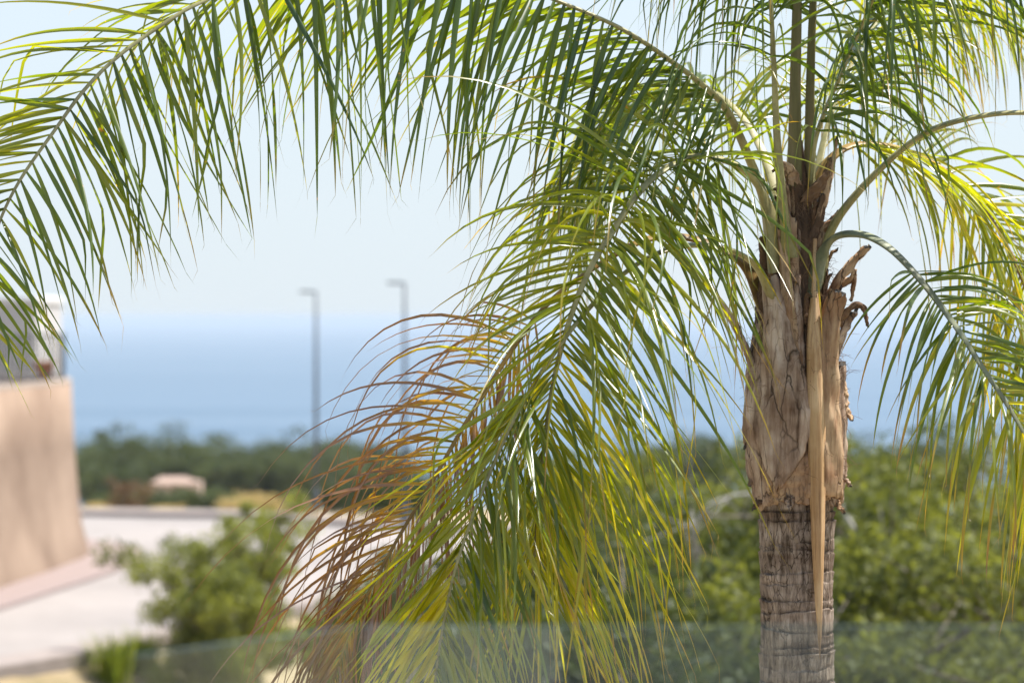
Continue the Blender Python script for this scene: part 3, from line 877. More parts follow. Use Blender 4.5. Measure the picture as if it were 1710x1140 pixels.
GY_ = 4.25
pane((-0.225, GY_), (1.18, GY_), GT, ((1, 2, 6, 5),))
pane((1.20, GY_), (2.5, GY_), GT)
pane((-0.515, GY_ - 0.37), (-0.232, GY_ - 0.003), GT, ())
mb = MB(); mb.box((-0.3, GY_ - 0.05, -1.62), (2.5, GY_ + 0.05, -1.55), 0.006); mb.v = [tuple(np.array(q) - bo) for q in mb.v]; mb.build('base_channel', M['lampmetal'], bal)
tag(bal, 'frameless clear glass balustrade with dusty panes in front of the palm', 'balustrade')

# the house the terrace belongs to, behind the camera: it is what the panes mirror
fac = empty('terrace_house', (0, -3.0, -1.62))
mb = MB(); mb.box((-0.75, -0.35, 0.0), (0.2, 0.0, 3.0), 0.01); mb.build('pier', M['white'], fac)
mb = MB(); mb.box((-4.5, -0.35, 2.35), (-0.754, 0.0, 3.0), 0.01); mb.build('lintel', M['white'], fac)
mb = MB(); mb.box((0.204, -0.35, 2.35), (4.5, 0.0, 3.0), 0.01); mb.build('lintel', M['white'], fac)
for a_, b_ in ((-4.5, -2.65), (-2.63, -0.76), (0.21, 2.3), (2.32, 4.5)):
    mb = MB(); mb.box((a_ + 0.06, -0.24, 0.06), (b_ - 0.06, -0.22, 2.28)); dr = mb.build('door', M['window'], fac)
    mb = MB()
    mb.box((a_, -0.27, 0.0), (a_ + 0.058, -0.19, 2.34)); mb.box((b_ - 0.058, -0.27, 0.0), (b_, -0.19, 2.34))
    mb.box((a_ + 0.06, -0.27, 0.0), (b_ - 0.06, -0.19, 0.058)); mb.box((a_ + 0.06, -0.27, 2.282), (b_ - 0.06, -0.19, 2.34))
    mb.build('frame', M['metal'], dr)
mb = MB(); mb.box((-4.6, -6.0, 3.004), (4.6, 0.12, 3.3), 0.02); mb.build('roof', M['white'], fac)
tag(fac, 'white terrace house with dark sliding glass doors behind the balustrade', 'house')

# ------------------------------------------------------------------ the palm
TY = 8.4
PX = TY / F                          # metres per photo pixel at the trunk
TC = P(1331, 530, TY)                # trunk axis
gz = ground_z(TC[0], TY)
palm = empty('palm_tree', (TC[0], TY, gz))
PO = np.array(palm.location)
tag(palm, 'feathery palm with ringed trunk, sawn leaf bases and drooping fronds in front of the sea', 'palm tree')


def zpx(py): return -(py - HY) * PX


def trunk():
    nseg = 96
    zt, zb, zv = zpx(800), gz - 0.2, zpx(1160)
    zz = np.concatenate([np.linspace(zb, zv, 90, endpoint=False), np.linspace(zv, zt, 330)])
    rings = []
    z = zb
    r = np.random.default_rng(3)
    while z < zt:
        rings.append((z, r.uniform(0.002, 0.0105), r.uniform(0, 6.28), r.uniform(-0.016, 0.016), r.uniform(0, 6.28)))
        z += r.uniform(0.018, 0.07)
    verts, at = [], []
    for z in zz:
        for k in range(nseg):
            a = 2 * math.pi * k / nseg
            ca, sa = math.cos(a), math.sin(a)
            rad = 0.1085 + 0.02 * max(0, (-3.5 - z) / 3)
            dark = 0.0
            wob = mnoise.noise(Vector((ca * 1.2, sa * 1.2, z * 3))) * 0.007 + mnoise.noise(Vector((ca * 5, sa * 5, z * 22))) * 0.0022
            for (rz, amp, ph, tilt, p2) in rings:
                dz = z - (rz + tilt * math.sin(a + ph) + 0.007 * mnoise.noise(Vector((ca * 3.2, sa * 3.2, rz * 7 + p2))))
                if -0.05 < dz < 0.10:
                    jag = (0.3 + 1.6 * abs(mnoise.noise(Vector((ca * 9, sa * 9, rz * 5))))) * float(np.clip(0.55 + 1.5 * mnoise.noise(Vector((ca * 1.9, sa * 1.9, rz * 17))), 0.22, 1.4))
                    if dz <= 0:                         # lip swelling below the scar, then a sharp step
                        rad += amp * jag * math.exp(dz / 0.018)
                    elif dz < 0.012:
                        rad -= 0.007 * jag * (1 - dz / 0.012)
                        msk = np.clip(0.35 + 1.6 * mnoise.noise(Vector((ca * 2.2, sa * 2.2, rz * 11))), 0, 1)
                        dark = max(dark, (1 - dz / 0.012) * msk * min(1, amp * 300))  # scar colour darkened for old remains and for shade in the crease
            fine = mnoise.noise(Vector((ca * 22, sa * 22, z * 7))) * 0.0022
            verts.append((TC[0] - PO[0] + (rad + wob + fine) * ca, (rad + wob + fine) * sa, z - PO[2]))
            at.append((dark, 0, 0))
    f = [(i * nseg + k, i * nseg + (k + 1) % nseg, (i + 1) * nseg + (k + 1) % nseg, (i + 1) * nseg + k) for i in range(len(zz) - 1) for k in range(nseg)]
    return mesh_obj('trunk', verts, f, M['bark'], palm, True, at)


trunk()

# brown core the leaf bases are wrapped round
mb = MB()
cp = []
for py, hw in [(835, 52), (780, 64), (720, 68), (640, 63), (560, 54), (480, 46), (400, 36), (340, 25), (290, 17), (235, 9)]:
    cp.append((hw * PX, zpx(py) - PO[2]))
cp = cp
prof_, _ = catmull([(a, 0, b) for a, b in cp], 60)
nseg = 56
v, f = [], []
for i, p in enumerate(prof_):
    for k_ in range(nseg):
        a = 2 * math.pi * k_ / nseg
        w = 1 + 0.10 * mnoise.noise(Vector((math.cos(a) * 5, math.sin(a) * 5, p[2] * 2))) + 0.05 * mnoise.noise(Vector((math.cos(a) * 14, math.sin(a) * 14, p[2] * 5)))
        v.append((p[0] * w * math.cos(a), p[0] * w * math.sin(a), p[2]))
f = [(i * nseg + k_, i * nseg + (k_ + 1) % nseg, (i + 1) * nseg + (k_ + 1) % nseg, (i + 1) * nseg + k_) for i in range(len(prof_) - 1) for k_ in range(nseg)]
mesh_obj('crown_core', v, f, M['core'], palm, True)


def leaf_base(path, mat='base', seed=0, thick=0.012, cut=0.25, wrap=1.0, name='leaf_base'):
    """old leaf foot: path = (dx px from the trunk axis, py, depth towards the camera in m, half width px, curl radius px)
    a curved, tapering shell that clasps the trunk; its top is sawn off at a slant"""
    r = np.random.default_rng(seed)
    p, L_ = catmull([(dx * PX, -dep, zpx(py) - PO[2], hw * PX, cr * PX) for dx, py, dep, hw, cr in path], 34)
    T = tangents(p[:, :3])
    nw = 15
    outer, inner = [], []
    for i in range(len(p)):
        c = p[i, :3]; hw = p[i, 3]; cr = max(p[i, 4], hw * 0.75)
        n0 = np.array([c[0], c[1] - 0.02, 0.0]) if abs(c[0]) + abs(c[1]) > 0.01 else np.array([0, -1, 0])
        n = nrm(n0 - np.dot(n0, T[i]) * T[i])
        s = np.cross(T[i], n)
        s = s if s[0] > 0 or abs(s[0]) < 0.05 else s
        for k in range(nw):
            q = (k / (nw - 1) - 0.5) * 2
            ang = q * hw / cr
            t = i / (len(p) - 1)
            e = 0.007 * mnoise.noise(Vector((q * 2.2 + seed, t * 9, 1.7))) + 0.004 * mnoise.noise(Vector((q * 8 + seed, t * 5, 5.2))) + 0.0025 * mnoise.noise(Vector((q * 15 + seed, t * 30, 2.2)))
            edge = abs(q) ** 6
            zj = T[i] * (cut * hw * q * max(0, t - 0.8) * 5 + 0.02 * mnoise.noise(Vector((q * 4, seed, 0))) * max(0, t - 0.9) * 10 - 0.03 * mnoise.noise(Vector((q * 3, seed + 4, 0))) * max(0, 0.15 - t) * 7)
            w = 1 + 0.16 * mnoise.noise(Vector((seed, t * 6, math.copysign(1, q)))) + 0.12 * mnoise.noise(Vector((seed + 9, t * 21, math.copysign(1, q))))
            o = c + s * cr * math.sin(ang) * w - n * (cr - cr * math.cos(ang)) + n * (e + thick * 0.6 * (1 - 0.45 * edge)) + zj
            outer.append(o)
            inner.append(o - n * (thick * (1.0 - 0.2 * edge) + 0.002))
    V = outer + inner
    B = len(outer)
    f = []
    for i in range(len(p) - 1):
        for k in range(nw - 1):
            a = i * nw + k
            f.append((a, a + 1, a + nw + 1, a + nw))
            f.append((B + a + nw, B + a + nw + 1, B + a + 1, B + a))
        for k in (0, nw - 1):
            a = i * nw + k
            f.append((a, a + nw, B + a + nw, B + a) if k == 0 else (B + a, B + a + nw, a + nw, a))
    for k in range(nw - 1):
        f.append((k, B + k, B + k + 1, k + 1))
    o = mesh_obj(name, V, f, M[mat], palm, True)
    a0 = (len(p) - 1) * nw
    cut_f = [(a0 + k, a0 + k + 1, B + a0 + k + 1, B + a0 + k) for k in range(nw - 1)]
    cv_ = np.array(V)[a0:a0 + nw].tolist() + np.array(V)[B + a0:B + a0 + nw].tolist()
    mesh_obj('cut_end', np.array(cv_) + T[-1] * 0.001, [(k, k + 1, nw + k + 1, nw + k) for k in range(nw - 1)], M['cut'], o)
    return o


#          (dx, row, depth toward camera, half width, curl radius) in order from the foot up
leaf_base([(-62, 842, 0.03, 40, 60), (-72, 780, 0.05, 48, 62), (-80, 700, 0.05, 44, 62), (-74, 610, 0.04, 30, 50), (-66, 540, 0.03, 18, 30)], 'base', 1, 0.016)
leaf_base([(66, 838, 0.03, 40, 60), (74, 770, 0.03, 44, 62), (74, 690, 0.03, 40, 60), (72, 610, 0.03, 26, 50)], 'base', 2, 0.016)
leaf_base([(0, 836, 0.118, 60, 64), (-2, 800, 0.125, 62, 66), (-4, 770, 0.125, 40, 64), (-6, 745, 0.12, 16, 40)], 'base_tan', 3, 0.016)
leaf_base([(-38, 806, 0.124, 7, 64), (-37, 770, 0.134, 30, 68), (-34, 725, 0.136, 48, 68), (-33, 680, 0.134, 52, 70), (-36, 620, 0.118, 40, 62), (-44, 540, 0.10, 26, 40), (-52, 470, 0.085, 17, 24)], 'base', 4, 0.018, 0.5)
leaf_base([(44, 826, 0.112, 40, 64), (46, 750, 0.120, 34, 64), (44, 660, 0.116, 30, 50), (48, 580, 0.112, 24, 34), (56, 530, 0.118, 21, 24), (66, 493, 0.128, 19, 22)], 'base_tan', 5, 0.018, -0.3)
leaf_base([(-12, 690, 0.105, 26, 50), (-16, 600, 0.112, 20, 40), (-20, 520, 0.105, 13, 22), (-27, 440, 0.10, 9, 16), (-33, 385, 0.095, 8, 12)], 'base_tan', 6, 0.012, 0.4)
leaf_base([(-4, 640, 0.108, 15, 30), (-6, 560, 0.108, 12, 20), (-8, 500, 0.10, 10, 16), (-8, 462, 0.098, 9, 14)], 'base', 7, 0.012, 0.4)
leaf_base([(-14, 520, 0.075, 20, 34), (-14, 460, 0.085, 14, 26), (-14, 410, 0.085, 11, 18), (-15, 362, 0.085, 10, 14)], 'base_tan', 8, 0.012, -0.8)
leaf_base([(-40, 480, 0.06, 16, 30), (-44, 420, 0.06, 9, 20), (-43, 346, 0.06, 6.5, 10)], 'base_tan', 9, 0.01, 0.3)
leaf_base([(36, 560, 0.05, 22, 40), (52, 500, 0.06, 14, 24), (72, 462, 0.07, 9, 12), (96, 434, 0.075, 7.5, 9), (113, 414, 0.08, 7, 8)], 'base_tan', 10, 0.009, 0.6)
leaf_base([(56, 610, 0.045, 12, 20), (72, 565, 0.05, 10, 14), (93, 522, 0.055, 8, 10)], 'base', 11, 0.008, 0.7)
leaf_base([(-70, 640, 0.03, 16, 30), (-84, 595, 0.035, 11, 18), (-110, 540, 0.05, 7, 10), (-155, 470, 0.07, 5, 7)], 'base', 12, 0.008, 0.3)
leaf_base([(26, 480, 0.06, 20, 30), (22, 420, 0.06, 12, 24), (38, 360, 0.05, 9, 14), (42, 325, 0.05, 7, 10)], 'core', 13, 0.010, 0.6)
leaf_base([(10, 720, 0.098, 14, 40), (13, 600, 0.09, 11, 30), (24, 520, 0.085, 12, 24), (34, 470, 0.075, 9, 14)], 'core', 14, 0.012, 0.5)
leaf_base([(-66, 560, 0.0, 22, 40), (-62, 500, 0.01, 16, 30), (-58, 440, 0.02, 12, 20), (-60, 400, 0.02, 9, 14)], 'core', 15, 0.012, 0.5)

# papery torn sheaths near the growing point
for sd_, pth in enumerate([[(-8, 310, 0.05, 14, 20), (-16, 290, 0.06, 12, 18), (-30, 278, 0.07, 7, 12), (-43, 287, 0.075, 2, 4)],
                           [(10, 340, 0.05, 12, 20), (30, 318, 0.065, 12, 18), (46, 296, 0.06, 8, 12), (52, 268, 0.05, 3, 5)],
                           [(30, 380, 0.05, 9, 14), (46, 330, 0.05, 8, 12), (58, 280, 0.045, 6, 9), (64, 235, 0.04, 3, 5)],
                           [(62, 545, 0.09, 5, 9), (84, 515, 0.10, 6, 8), (104, 512, 0.10, 6, 8), (111, 542, 0.10, 2, 4)],
                           [(66, 480, 0.02, 8, 12), (88, 468, 0.02, 8, 10), (97, 450, 0.02, 5, 8), (90, 500, 0.02, 2, 4)]]):
    leaf_base(pth, 'base_tan' if sd_ in (0, 2, 4) else 'fibre', 30 + sd_, 0.004, 0.8, name='torn_sheath')

# shreds of dry sheath peeling off the head and the rims of the old bases
r = np.random.default_rng(77)
for i in range(30):
    a = r.uniform(-1.45, 1.45)
    row = r.uniform(335, 600)
    R0 = np.interp(row, [280, 330, 400, 480, 560, 640], [20, 28, 46, 58, 64, 72])
    dx, dep = R0 * math.sin(a), R0 * math.cos(a) * PX
    ln = r.uniform(22, 75); o_ = r.uniform(2, 16) if row < 480 else r.uniform(1, 7)
    hw = r.uniform(2.0, 7.5)
    s_ = math.sin(a) + r.normal(0, 0.25)
    leaf_base([(dx, row + ln * 0.5, dep, hw, hw * 2), (dx + s_ * o_ * 0.3, row, dep + 0.006, hw * 0.9, hw * 1.6), (dx + s_ * o_, row - ln * 0.45, dep + 0.012, hw * 0.6, hw), (dx + s_ * o_ * 1.9 + r.normal(0, 4), row - ln * 0.62 + r.uniform(-8, 14), dep + 0.016, 1.0, 2.0)],
              ['base_tan', 'fibre', 'base', 'base_tan'][i % 4], 60 + i, 0.003, r.normal(0, 0.6), name='torn_sheath')
for i, (dx, row, ln, sg) in enumerate([(-70, 800, 34, -1), (-76, 735, 40, -1), (80, 690, 46, 1), (76, 800, 26, 1), (-64, 838, 18, -1), (62, 842, 16, 1), (-20, 838, 14, 0), (30, 842, 14, 0)]):
    dep = math.sqrt(max(0.0, 66 ** 2 - min(dx * dx, 66 ** 2))) * PX + 0.015
    leaf_base([(dx, row - ln, dep, 9, 16), (dx + sg * 3, row - ln * 0.4, dep + 0.004, 10, 16), (dx + sg * 6, row, dep + 0.008, 7, 12), (dx + sg * 11, row + 8, dep + 0.012, 2, 4)], ['base', 'core', 'base_tan'][i % 3], 120 + i, 0.004, 0.5, name='torn_sheath')

# the long dry spathe hanging down the trunk
p, L_ = catmull([(24 * PX, -0.10, zpx(400) - PO[2], 3.0), (23 * PX, -0.118, zpx(470) - PO[2], 4.5), (22 * PX, -0.132, zpx(530) - PO[2], 10), (22 * PX, -0.148, zpx(600) - PO[2], 13.5), (24 * PX, -0.158, zpx(700) - PO[2], 14.5),
                 (26 * PX, -0.155, zpx(800) - PO[2], 13.5), (27 * PX, -0.148, zpx(900) - PO[2], 10.5), (28.5 * PX, -0.140, zpx(990) - PO[2], 6.5), (30 * PX, -0.132, zpx(1050) - PO[2], 3.2), (30.5 * PX, -0.128, zpx(1092) - PO[2], 0.5)], 70)
v, f = [], []
for i in range(len(p)):
    hw = p[i, 3] * PX
    for k_ in range(9):
        q = (k_ / 8 - 0.5) * 2
        v.append((p[i, 0] + hw * q * (1 + 0.10 * mnoise.noise(Vector((i * 0.21, q * 2, 3.1)))), p[i, 1] + 0.95 * hw * q * q + 0.0018 * math.sin(k_ * 2.4 + i * 0.1), p[i, 2]))
    for k_ in range(9):
        q = (k_ / 8 - 0.5) * 2
        v.append((p[i, 0] + hw * q * 0.96, p[i, 1] + 0.95 * hw * q * q + 0.005, p[i, 2]))
for i in range(len(p) - 1):
    for k_ in range(8):
        a = i * 18 + k_
        f.append((a, a + 1, a + 19, a + 18)); f.append((a + 27, a + 28, a + 10, a + 9))
    a = i * 18
    f.append((a, a + 18, a + 27, a + 9)); f.append((a + 8, a + 17, a + 35, a + 26))
tag(mesh_obj('spathe', v, f, M['spathe'], palm, True), 'long tan dried flower sheath hanging down the trunk to a point')

# fibres
mb = MB()
r = np.random.default_rng(9)
for i in range(900):
    a = r.uniform(-1.6, 1.6)
    row = r.uniform(300, 640) if r.random() < 0.8 else r.uniform(620, 800)
    R0 = np.interp(row, [280, 330, 400, 480, 560, 640, 800], [22, 32, 48, 60, 66, 76, 78]) * PX
    o = np.array([R0 * math.sin(a), -R0 * math.cos(a), zpx(row) - PO[2]])
    d = nrm(np.array([math.sin(a) * 0.5, -math.cos(a) * 0.5, r.normal(-0.2, 0.8)]) + r.normal(0, 0.55, 3))
    l = r.uniform(0.02, 0.08)
    p_ = [o]
    for q in range(4):
        d = nrm(d + r.normal(0, 0.38, 3) + (0, 0, -0.18)); p_.append(p_[-1] + d * l / 4)
    mb.tube(p_, [0.0007, 0.0007, 0.0006, 0.0005, 0.0003], 3, cap=False)
tag(mb.build('fibres', M['fibre'], palm), kind='stuff')

ALL_LEAFLETS = []         # (area on the picture, frond object, verts, faces, attr)
CAMV = np.array([0, 0, 0.0])


def leaflet(o, d0, wv, length, width, droop, seedr, dry, tone, kink=None, nseg=10, split=True):
    r = seedr
    ds = length / nseg
    d = nrm(d0)
    p = np.array(o, float)
    w = nrm(wv - np.dot(wv, d) * d)
    fold = r.uniform(0.12, 0.5)
    tw = r.normal(0, 0.17)
    V, A = [], []
    side_drift = r.normal(0, 0.30, 3)
    for i in range(nseg + 1):
        t = i / nseg
        prof = min(1.0, 0.42 + t / 0.16 * 0.58) * (1 - t) ** 0.62 if t < 1 else 0.0
        hw = 0.5 * width * max(prof, 0.03)
        n = np.cross(d, w)
        V += [p - w * hw + n * hw * fold, p - n * hw * fold * 0.8, p + w * hw + n * hw * fold]
        A += [(t, tone, dry)] * 3
        g = droop * ds * (0.35 + 1.5 * t)
        d = nrm(d + np.array([0, 0, -1.0]) * g + side_drift * ds)
        if kink is not None and kink[0] <= t < kink[0] + 1.9 / nseg:
            d = nrm(d * 0.6 + kink[1] * 0.75)
        w = w - np.dot(w, d) * d
        w = nrm(w * math.cos(tw) + np.cross(d, w) * math.sin(tw))
        p = p + d * ds
    Fc = []
    for i in range(nseg):
        a = i * 3
        Fc += [(a, a + 1, a + 4, a + 3), (a + 1, a + 2, a + 5, a + 4)]
    if split:                       # frayed thread at the tip
        b = len(V)
        q = np.array(V[-2]); e = q + (d + r.normal(0, 0.35, 3)) * length * r.uniform(0.03, 0.09)
        s = w * 0.0006
        V += [q - s, q + s, e]
        A += [(1, tone, dry)] * 3
        Fc.append((b, b + 1, b + 2))
    return np.array(V), Fc, A


def frond(pts, normals, label, u0=0.25, u1=1.0, spacing=0.021, L=0.52, width=0.019, dry=(0.0, 0.0), tone=(0.25, 0.25), ang=(62, 30), tilt=0.0, spread=26, droop=(4.5, 4.5),
          rad=(0.021, 0.011, 0.003), mat='rachis', seed=0, Lprof=None, jitter=0.18, kinks=0.10, flat=0.72, dry_u=0.0, side_len=(1, 1), tone_u=0.0, side_space=(1, 1)):
    """one feather leaf. pts: (px, row, distance) along the midrib from foot to tip; normals: (u, vector) facing of the blade's upper side;
    two ranks of leaflets, -1 and +1, each with its own dryness, tone and droop"""
    r = np.random.default_rng(1000 + seed)
    wpts = [P(a, b, c) for a, b, c in pts]
    c, Lr = catmull(wpts, 110)
    T = tangents(c)
    us = np.linspace(0, 1, 110)
    nu = [a for a, _ in normals]
    nv = np.array([v for _, v in normals], float)
    N_ = np.stack([np.interp(us, nu, nv[:, k]) for k in range(3)], 1)
    N_ = N_ - (N_ * T).sum(1)[:, None] * T
    N_ /= np.linalg.norm(N_, axis=1)[:, None]
    Sd = np.cross(T, N_)
    radii = np.interp(us, [0, 0.06, 0.3, 1.0], [rad[0] * 2.1, rad[0] * 1.2, rad[1], rad[2]])
    # midrib: rounded below, channelled above
    nn = 10
    V, Fc = [], []
    for i in range(110):
        for k in range(nn):
            q = 2 * math.pi * k / nn
            y = math.sin(q)
            if y > 0: y = 0.35 * y - 0.10 * (abs(math.cos(q)) < 0.5) * max(0, 0.5 - us[i])
            V.append(c[i] + radii[i] * (Sd[i] * math.cos(q) + N_[i] * y * flat) - PO)
    for i in range(109):
        for k in range(nn):
            Fc.append((i * nn + k, i * nn + (k + 1) % nn, (i + 1) * nn + (k + 1) % nn, (i + 1) * nn + k))
    Fc.append(tuple((109) * nn + k for k in range(nn)))
    fo = mesh_obj('frond', V, Fc, M[mat], palm, True)
    if label: fo['label'] = label
    for si, side in enumerate((-1, 1)):
        s = u0 * Lr
        while s < u1 * Lr:
            u = s / Lr
            i = min(109, int(u * 109))
            f_ = (u - u0) / (1 - u0)
            pr = Lprof or [0.62, 0.9, 1.0, 0.92, 0.66, 0.4]
            pr = pr[si] if isinstance(pr[0], (list, tuple)) else pr
            lp = np.interp(f_, [0, 0.08, 0.35, 0.7, 0.92, 1.0] if len(pr) == 6 else np.linspace(0, 1, len(pr)), pr)
            ln = L * lp * r.uniform(1 - jitter, 1 + jitter * 0.5) * side_len[si]
            an = ang[si] if isinstance(ang[0], (list, tuple)) else ang
            ti = tilt[si] if isinstance(tilt, (list, tuple)) else (tilt, tilt)
            A_ = R(np.interp(f_, np.linspace(0, 1, len(an)), an) + r.normal(0, 6))
            B_ = R(np.interp(f_, np.linspace(0, 1, len(ti)), ti) + r.normal(0, spread))
            d0 = math.cos(A_) * T[i] + math.sin(A_) * (math.cos(B_) * Sd[i] * side + math.sin(B_) * N_[i])
            tw = r.normal(0, 0.45)
            wv = T[i] * math.cos(tw) + N_[i] * math.sin(tw)
            kk = None
            if r.random() < kinks:
                kk = (r.uniform(0.3, 0.7), np.array([r.normal(0, 0.25), r.normal(0, 0.25), -0.9]))
            dr_ = dry[si] + r.normal(0, 0.07) + dry_u * f_
            v, fc, a = leaflet(c[i] + Sd[i] * side * radii[i] * 0.7, d0, wv, ln, width * r.uniform(0.8, 1.15) * (0.55 + 0.45 * lp), droop[si] * (0.45 + 1.1 * r.random() ** 1.5 * 1.4), r, dr_,
                               float(np.clip(tone[si] + (tone_u[si] if isinstance(tone_u, tuple) else tone_u) * f_ + r.normal(0, 0.13), 0, 1)), kk)
            # how large it shows in the picture
            px = np.stack([CX + F * v[:, 0] / v[:, 1], HY - F * v[:, 2] / v[:, 1]], 1)
            ins_ = (px[:, 0] > 0) & (px[:, 0] < W0) & (px[:, 1] > 0) & (px[:, 1] < H0)
            area = 0.0
            for q in fc[:-1]:
                if ins_[q[0]]:
                    e1 = px[q[2]] - px[q[0]]; e2 = px[q[3]] - px[q[1]]
                    area += 0.5 * abs(e1[0] * e2[1] - e1[1] * e2[0])
            ALL_LEAFLETS.append((area * (1.0 if c[i, 1] < TY + 0.1 else 0.5), fo, v - PO, fc, a))
            s += spacing * side_space[si] * r.choice([0.45, 0.7, 1.0, 1.5, 1.9])
    return fo


UP = (0, 0, 1)
# F1 the long arching frond that crosses the top of the picture
frond([(1296, 440, 8.40), (1283, 352, 8.36), (1258, 275, 8.30), (1215, 182, 8.22), (1176, 141, 8.18), (1124, 102, 8.14), (1060, 59, 8.10), (1006, 31, 8.08), (925, -2, 8.05), (800, -50, 8.02), (630, -78, 8.0), (470, -50, 8.0), (337, 3, 8.0), (274, 39, 8.0), (196, 95, 8.0),
       (140, 151, 8.0), (91, 218, 8.0), (35, 298, 8.0), (0, 368, 8.0), (-30, 460, 8.0), (-44, 540, 8.0)],
      [(0, (0.3, -0.2, 1)), (0.5, (0, -0.25, 1)), (0.66, (-0.3, -0.8, 0.7)), (0.8, (-0.3, -1.0, 0.3)), (1, (-0.3, -1.0, 0.1))], 'long frond arching high over the sea with hanging green leaflets',
      u0=0.15, L=0.72, width=0.0188, tone_u=0.30, tone=(0.22, 0.42), ang=((84, 90, 88, 66, 56), (66, 56, 52, 50, 45)), droop=(1.2, 1.2), tilt=((-55, -66, -58, -20, -5), (-30, -48, -42, -5, 0)), spread=15, seed=1, rad=(0.021, 0.012, 0.0035), spacing=0.0160, kinks=0.17, Lprof=[0.75, 0.9, 1.0, 0.85, 0.6, 0.4])
# F2 the front frond that bends over and hangs down in front
frond([(1304, 450, 8.33), (1286, 355, 8.296), (1264, 303, 8.255), (1222, 270, 8.187), (1158, 260, 8.106), (1100, 289, 8.02), (1062, 327, 7.97), (1027, 380, 7.93), (998, 425, 7.90), (968, 488, 7.88), (942, 565, 7.87), (922, 650, 7.86), (908, 750, 7.86), (898, 850, 7.87), (890, 960, 7.9)],
      [(0, (0, -0.4, 1)), (0.3, (-0.3, -0.6, 0.8)), (0.5, (-0.45, -1, 0.3)), (1, (-0.25, -1, 0.1))], 'front frond bending over and hanging down in a green curtain beside the trunk',
      u0=0.22, L=0.70, width=0.0155, tone_u=(0.45, 0.35), tone=(0.38, 0.50), dry=(0.05, 0.04), ang=((80, 74, 66, 52, 38), (80, 74, 50, 32, 24)), droop=(1.5, 2.3), tilt=((0, 12, 22, 20, 8), (0, 8, 36, 40, 20)), spread=36, seed=2, side_len=(1.15, 1.05), side_space=(0.72, 0.95),
      rad=(0.022, 0.013, 0.003), spacing=0.0098, jitter=0.32, kinks=0.16, dry_u=0.06, mat='rachis', Lprof=([0.6, 0.85, 1.0, 0.95, 0.8, 0.6], [0.6, 0.9, 1.0, 0.95, 0.7, 0.5, 0.5, 0.6, 0.6, 0.5, 0.4]))
# F2b the lower front frond, lime yellow towards its tip
frond([(1296, 500, 8.33), (1262, 440, 8.26), (1206, 412, 8.16), (1130, 412, 8.05), (1050, 450, 7.95), (970, 530, 7.87), (905, 620, 7.82), (856, 705, 7.79), (822, 780, 7.77), (790, 860, 7.76), (759, 955, 7.76), (738, 1055, 7.77), (722, 1170, 7.8)],
      [(0, (0, -0.4, 1)), (0.4, (-0.4, -0.7, 0.6)), (1, (-0.25, -1, 0.1))], 'lower front frond with lime yellow leaflets on its outer side',
      u0=0.56, L=0.56, width=0.0185, tone_u=(0.15, 0.20), tone=(0.50, 0.70), dry=(0.03, -0.05), ang=((58, 52, 48, 40), (24, 25, 25, 22)), droop=(1.5, 0.5), tilt=((16, 18, 14, 6), (10, 6, 4, 0)), spread=16, seed=22, side_space=(0.8, 1.15),
      rad=(0.017, 0.009, 0.003), spacing=0.0125, jitter=0.22, kinks=0.10, mat='rachis', Lprof=[0.7, 0.9, 1.0, 0.95, 0.8, 0.6])
# F3 the ageing frond behind it, brown on its seaward side
frond([(1285, 520, 8.40), (1252, 452, 8.42), (1222, 425, 8.42), (1156, 397, 8.40), (1083, 398, 8.36), (1010, 435, 8.32), (925, 497, 8.28), (868, 565, 8.25), (816, 645, 8.22), (772, 715, 8.2), (724, 799, 8.2), (667, 894, 8.2), (628, 965, 8.2), (592, 1036, 8.2), (560, 1126, 8.2), (545, 1190, 8.2)],
      [(0, (0, -0.4, 1)), (0.35, (-0.4, -0.7, 0.6)), (1, (-0.35, -1, 0.2))], 'ageing frond turned rusty brown on its outer side',
      u0=0.42, L=0.76, width=0.0125, tone=(0.6, 0.8), dry=(0.70, 0.72), ang=((46, 24), (84, 80, 56, 26, 14)), droop=(3.2, 3.9), dry_u=0.16, tilt=5, spread=20, seed=3, rad=(0.018, 0.010, 0.003), mat='rachis_yellow', spacing=0.0105, side_len=(0.55, 1.0), kinks=0.16, jitter=0.3,
      Lprof=[0.5, 0.85, 1.0, 0.9, 0.6, 0.4])
# F4 frond rising to the right and arching out of the top of the picture
frond([(1338, 430, 8.44), (1350, 330, 8.40), (1357, 245, 8.36), (1378, 180, 8.32), (1401, 130, 8.28), (1438, 42, 8.2), (1478, -40, 8.1), (1540, -110, 8.0), (1625, -150, 7.95), (1730, -140, 7.9), (1840, -80, 7.9)],
      [(0, (-0.5, -0.3, 1)), (0.5, (-0.4, -0.3, 1)), (1, (0, -0.2, 1))], 'frond rising beside the growing point and arching out over the top edge, dark green',
      u0=0.24, L=0.70, width=0.0175, tone=(0.15, 0.28), ang=(62, 45), tilt=-15, droop=(3.2, 3.6), spread=28, seed=4, rad=(0.019, 0.012, 0.004), spacing=0.0135)
# F5 the big bare stalk that leaves the picture at the right
frond([(1362, 470, 8.36), (1384, 385, 8.30), (1430, 320, 8.24), (1500, 252, 8.16), (1560, 213, 8.10), (1640, 192, 8.04), (1712, 187, 8.0), (1800, 196, 7.95), (1900, 240, 7.9), (1990, 320, 7.9), (2060, 430, 7.9)],
      [(0, (-0.6, -0.3, 1)), (1, (0.4, -0.4, 1))], 'long bare stalk curving out of the picture above the far fronds',
      u0=0.60, L=0.52, width=0.019, tone=(0.3, 0.35), seed=5, rad=(0.024, 0.017, 0.004), spacing=0.022)
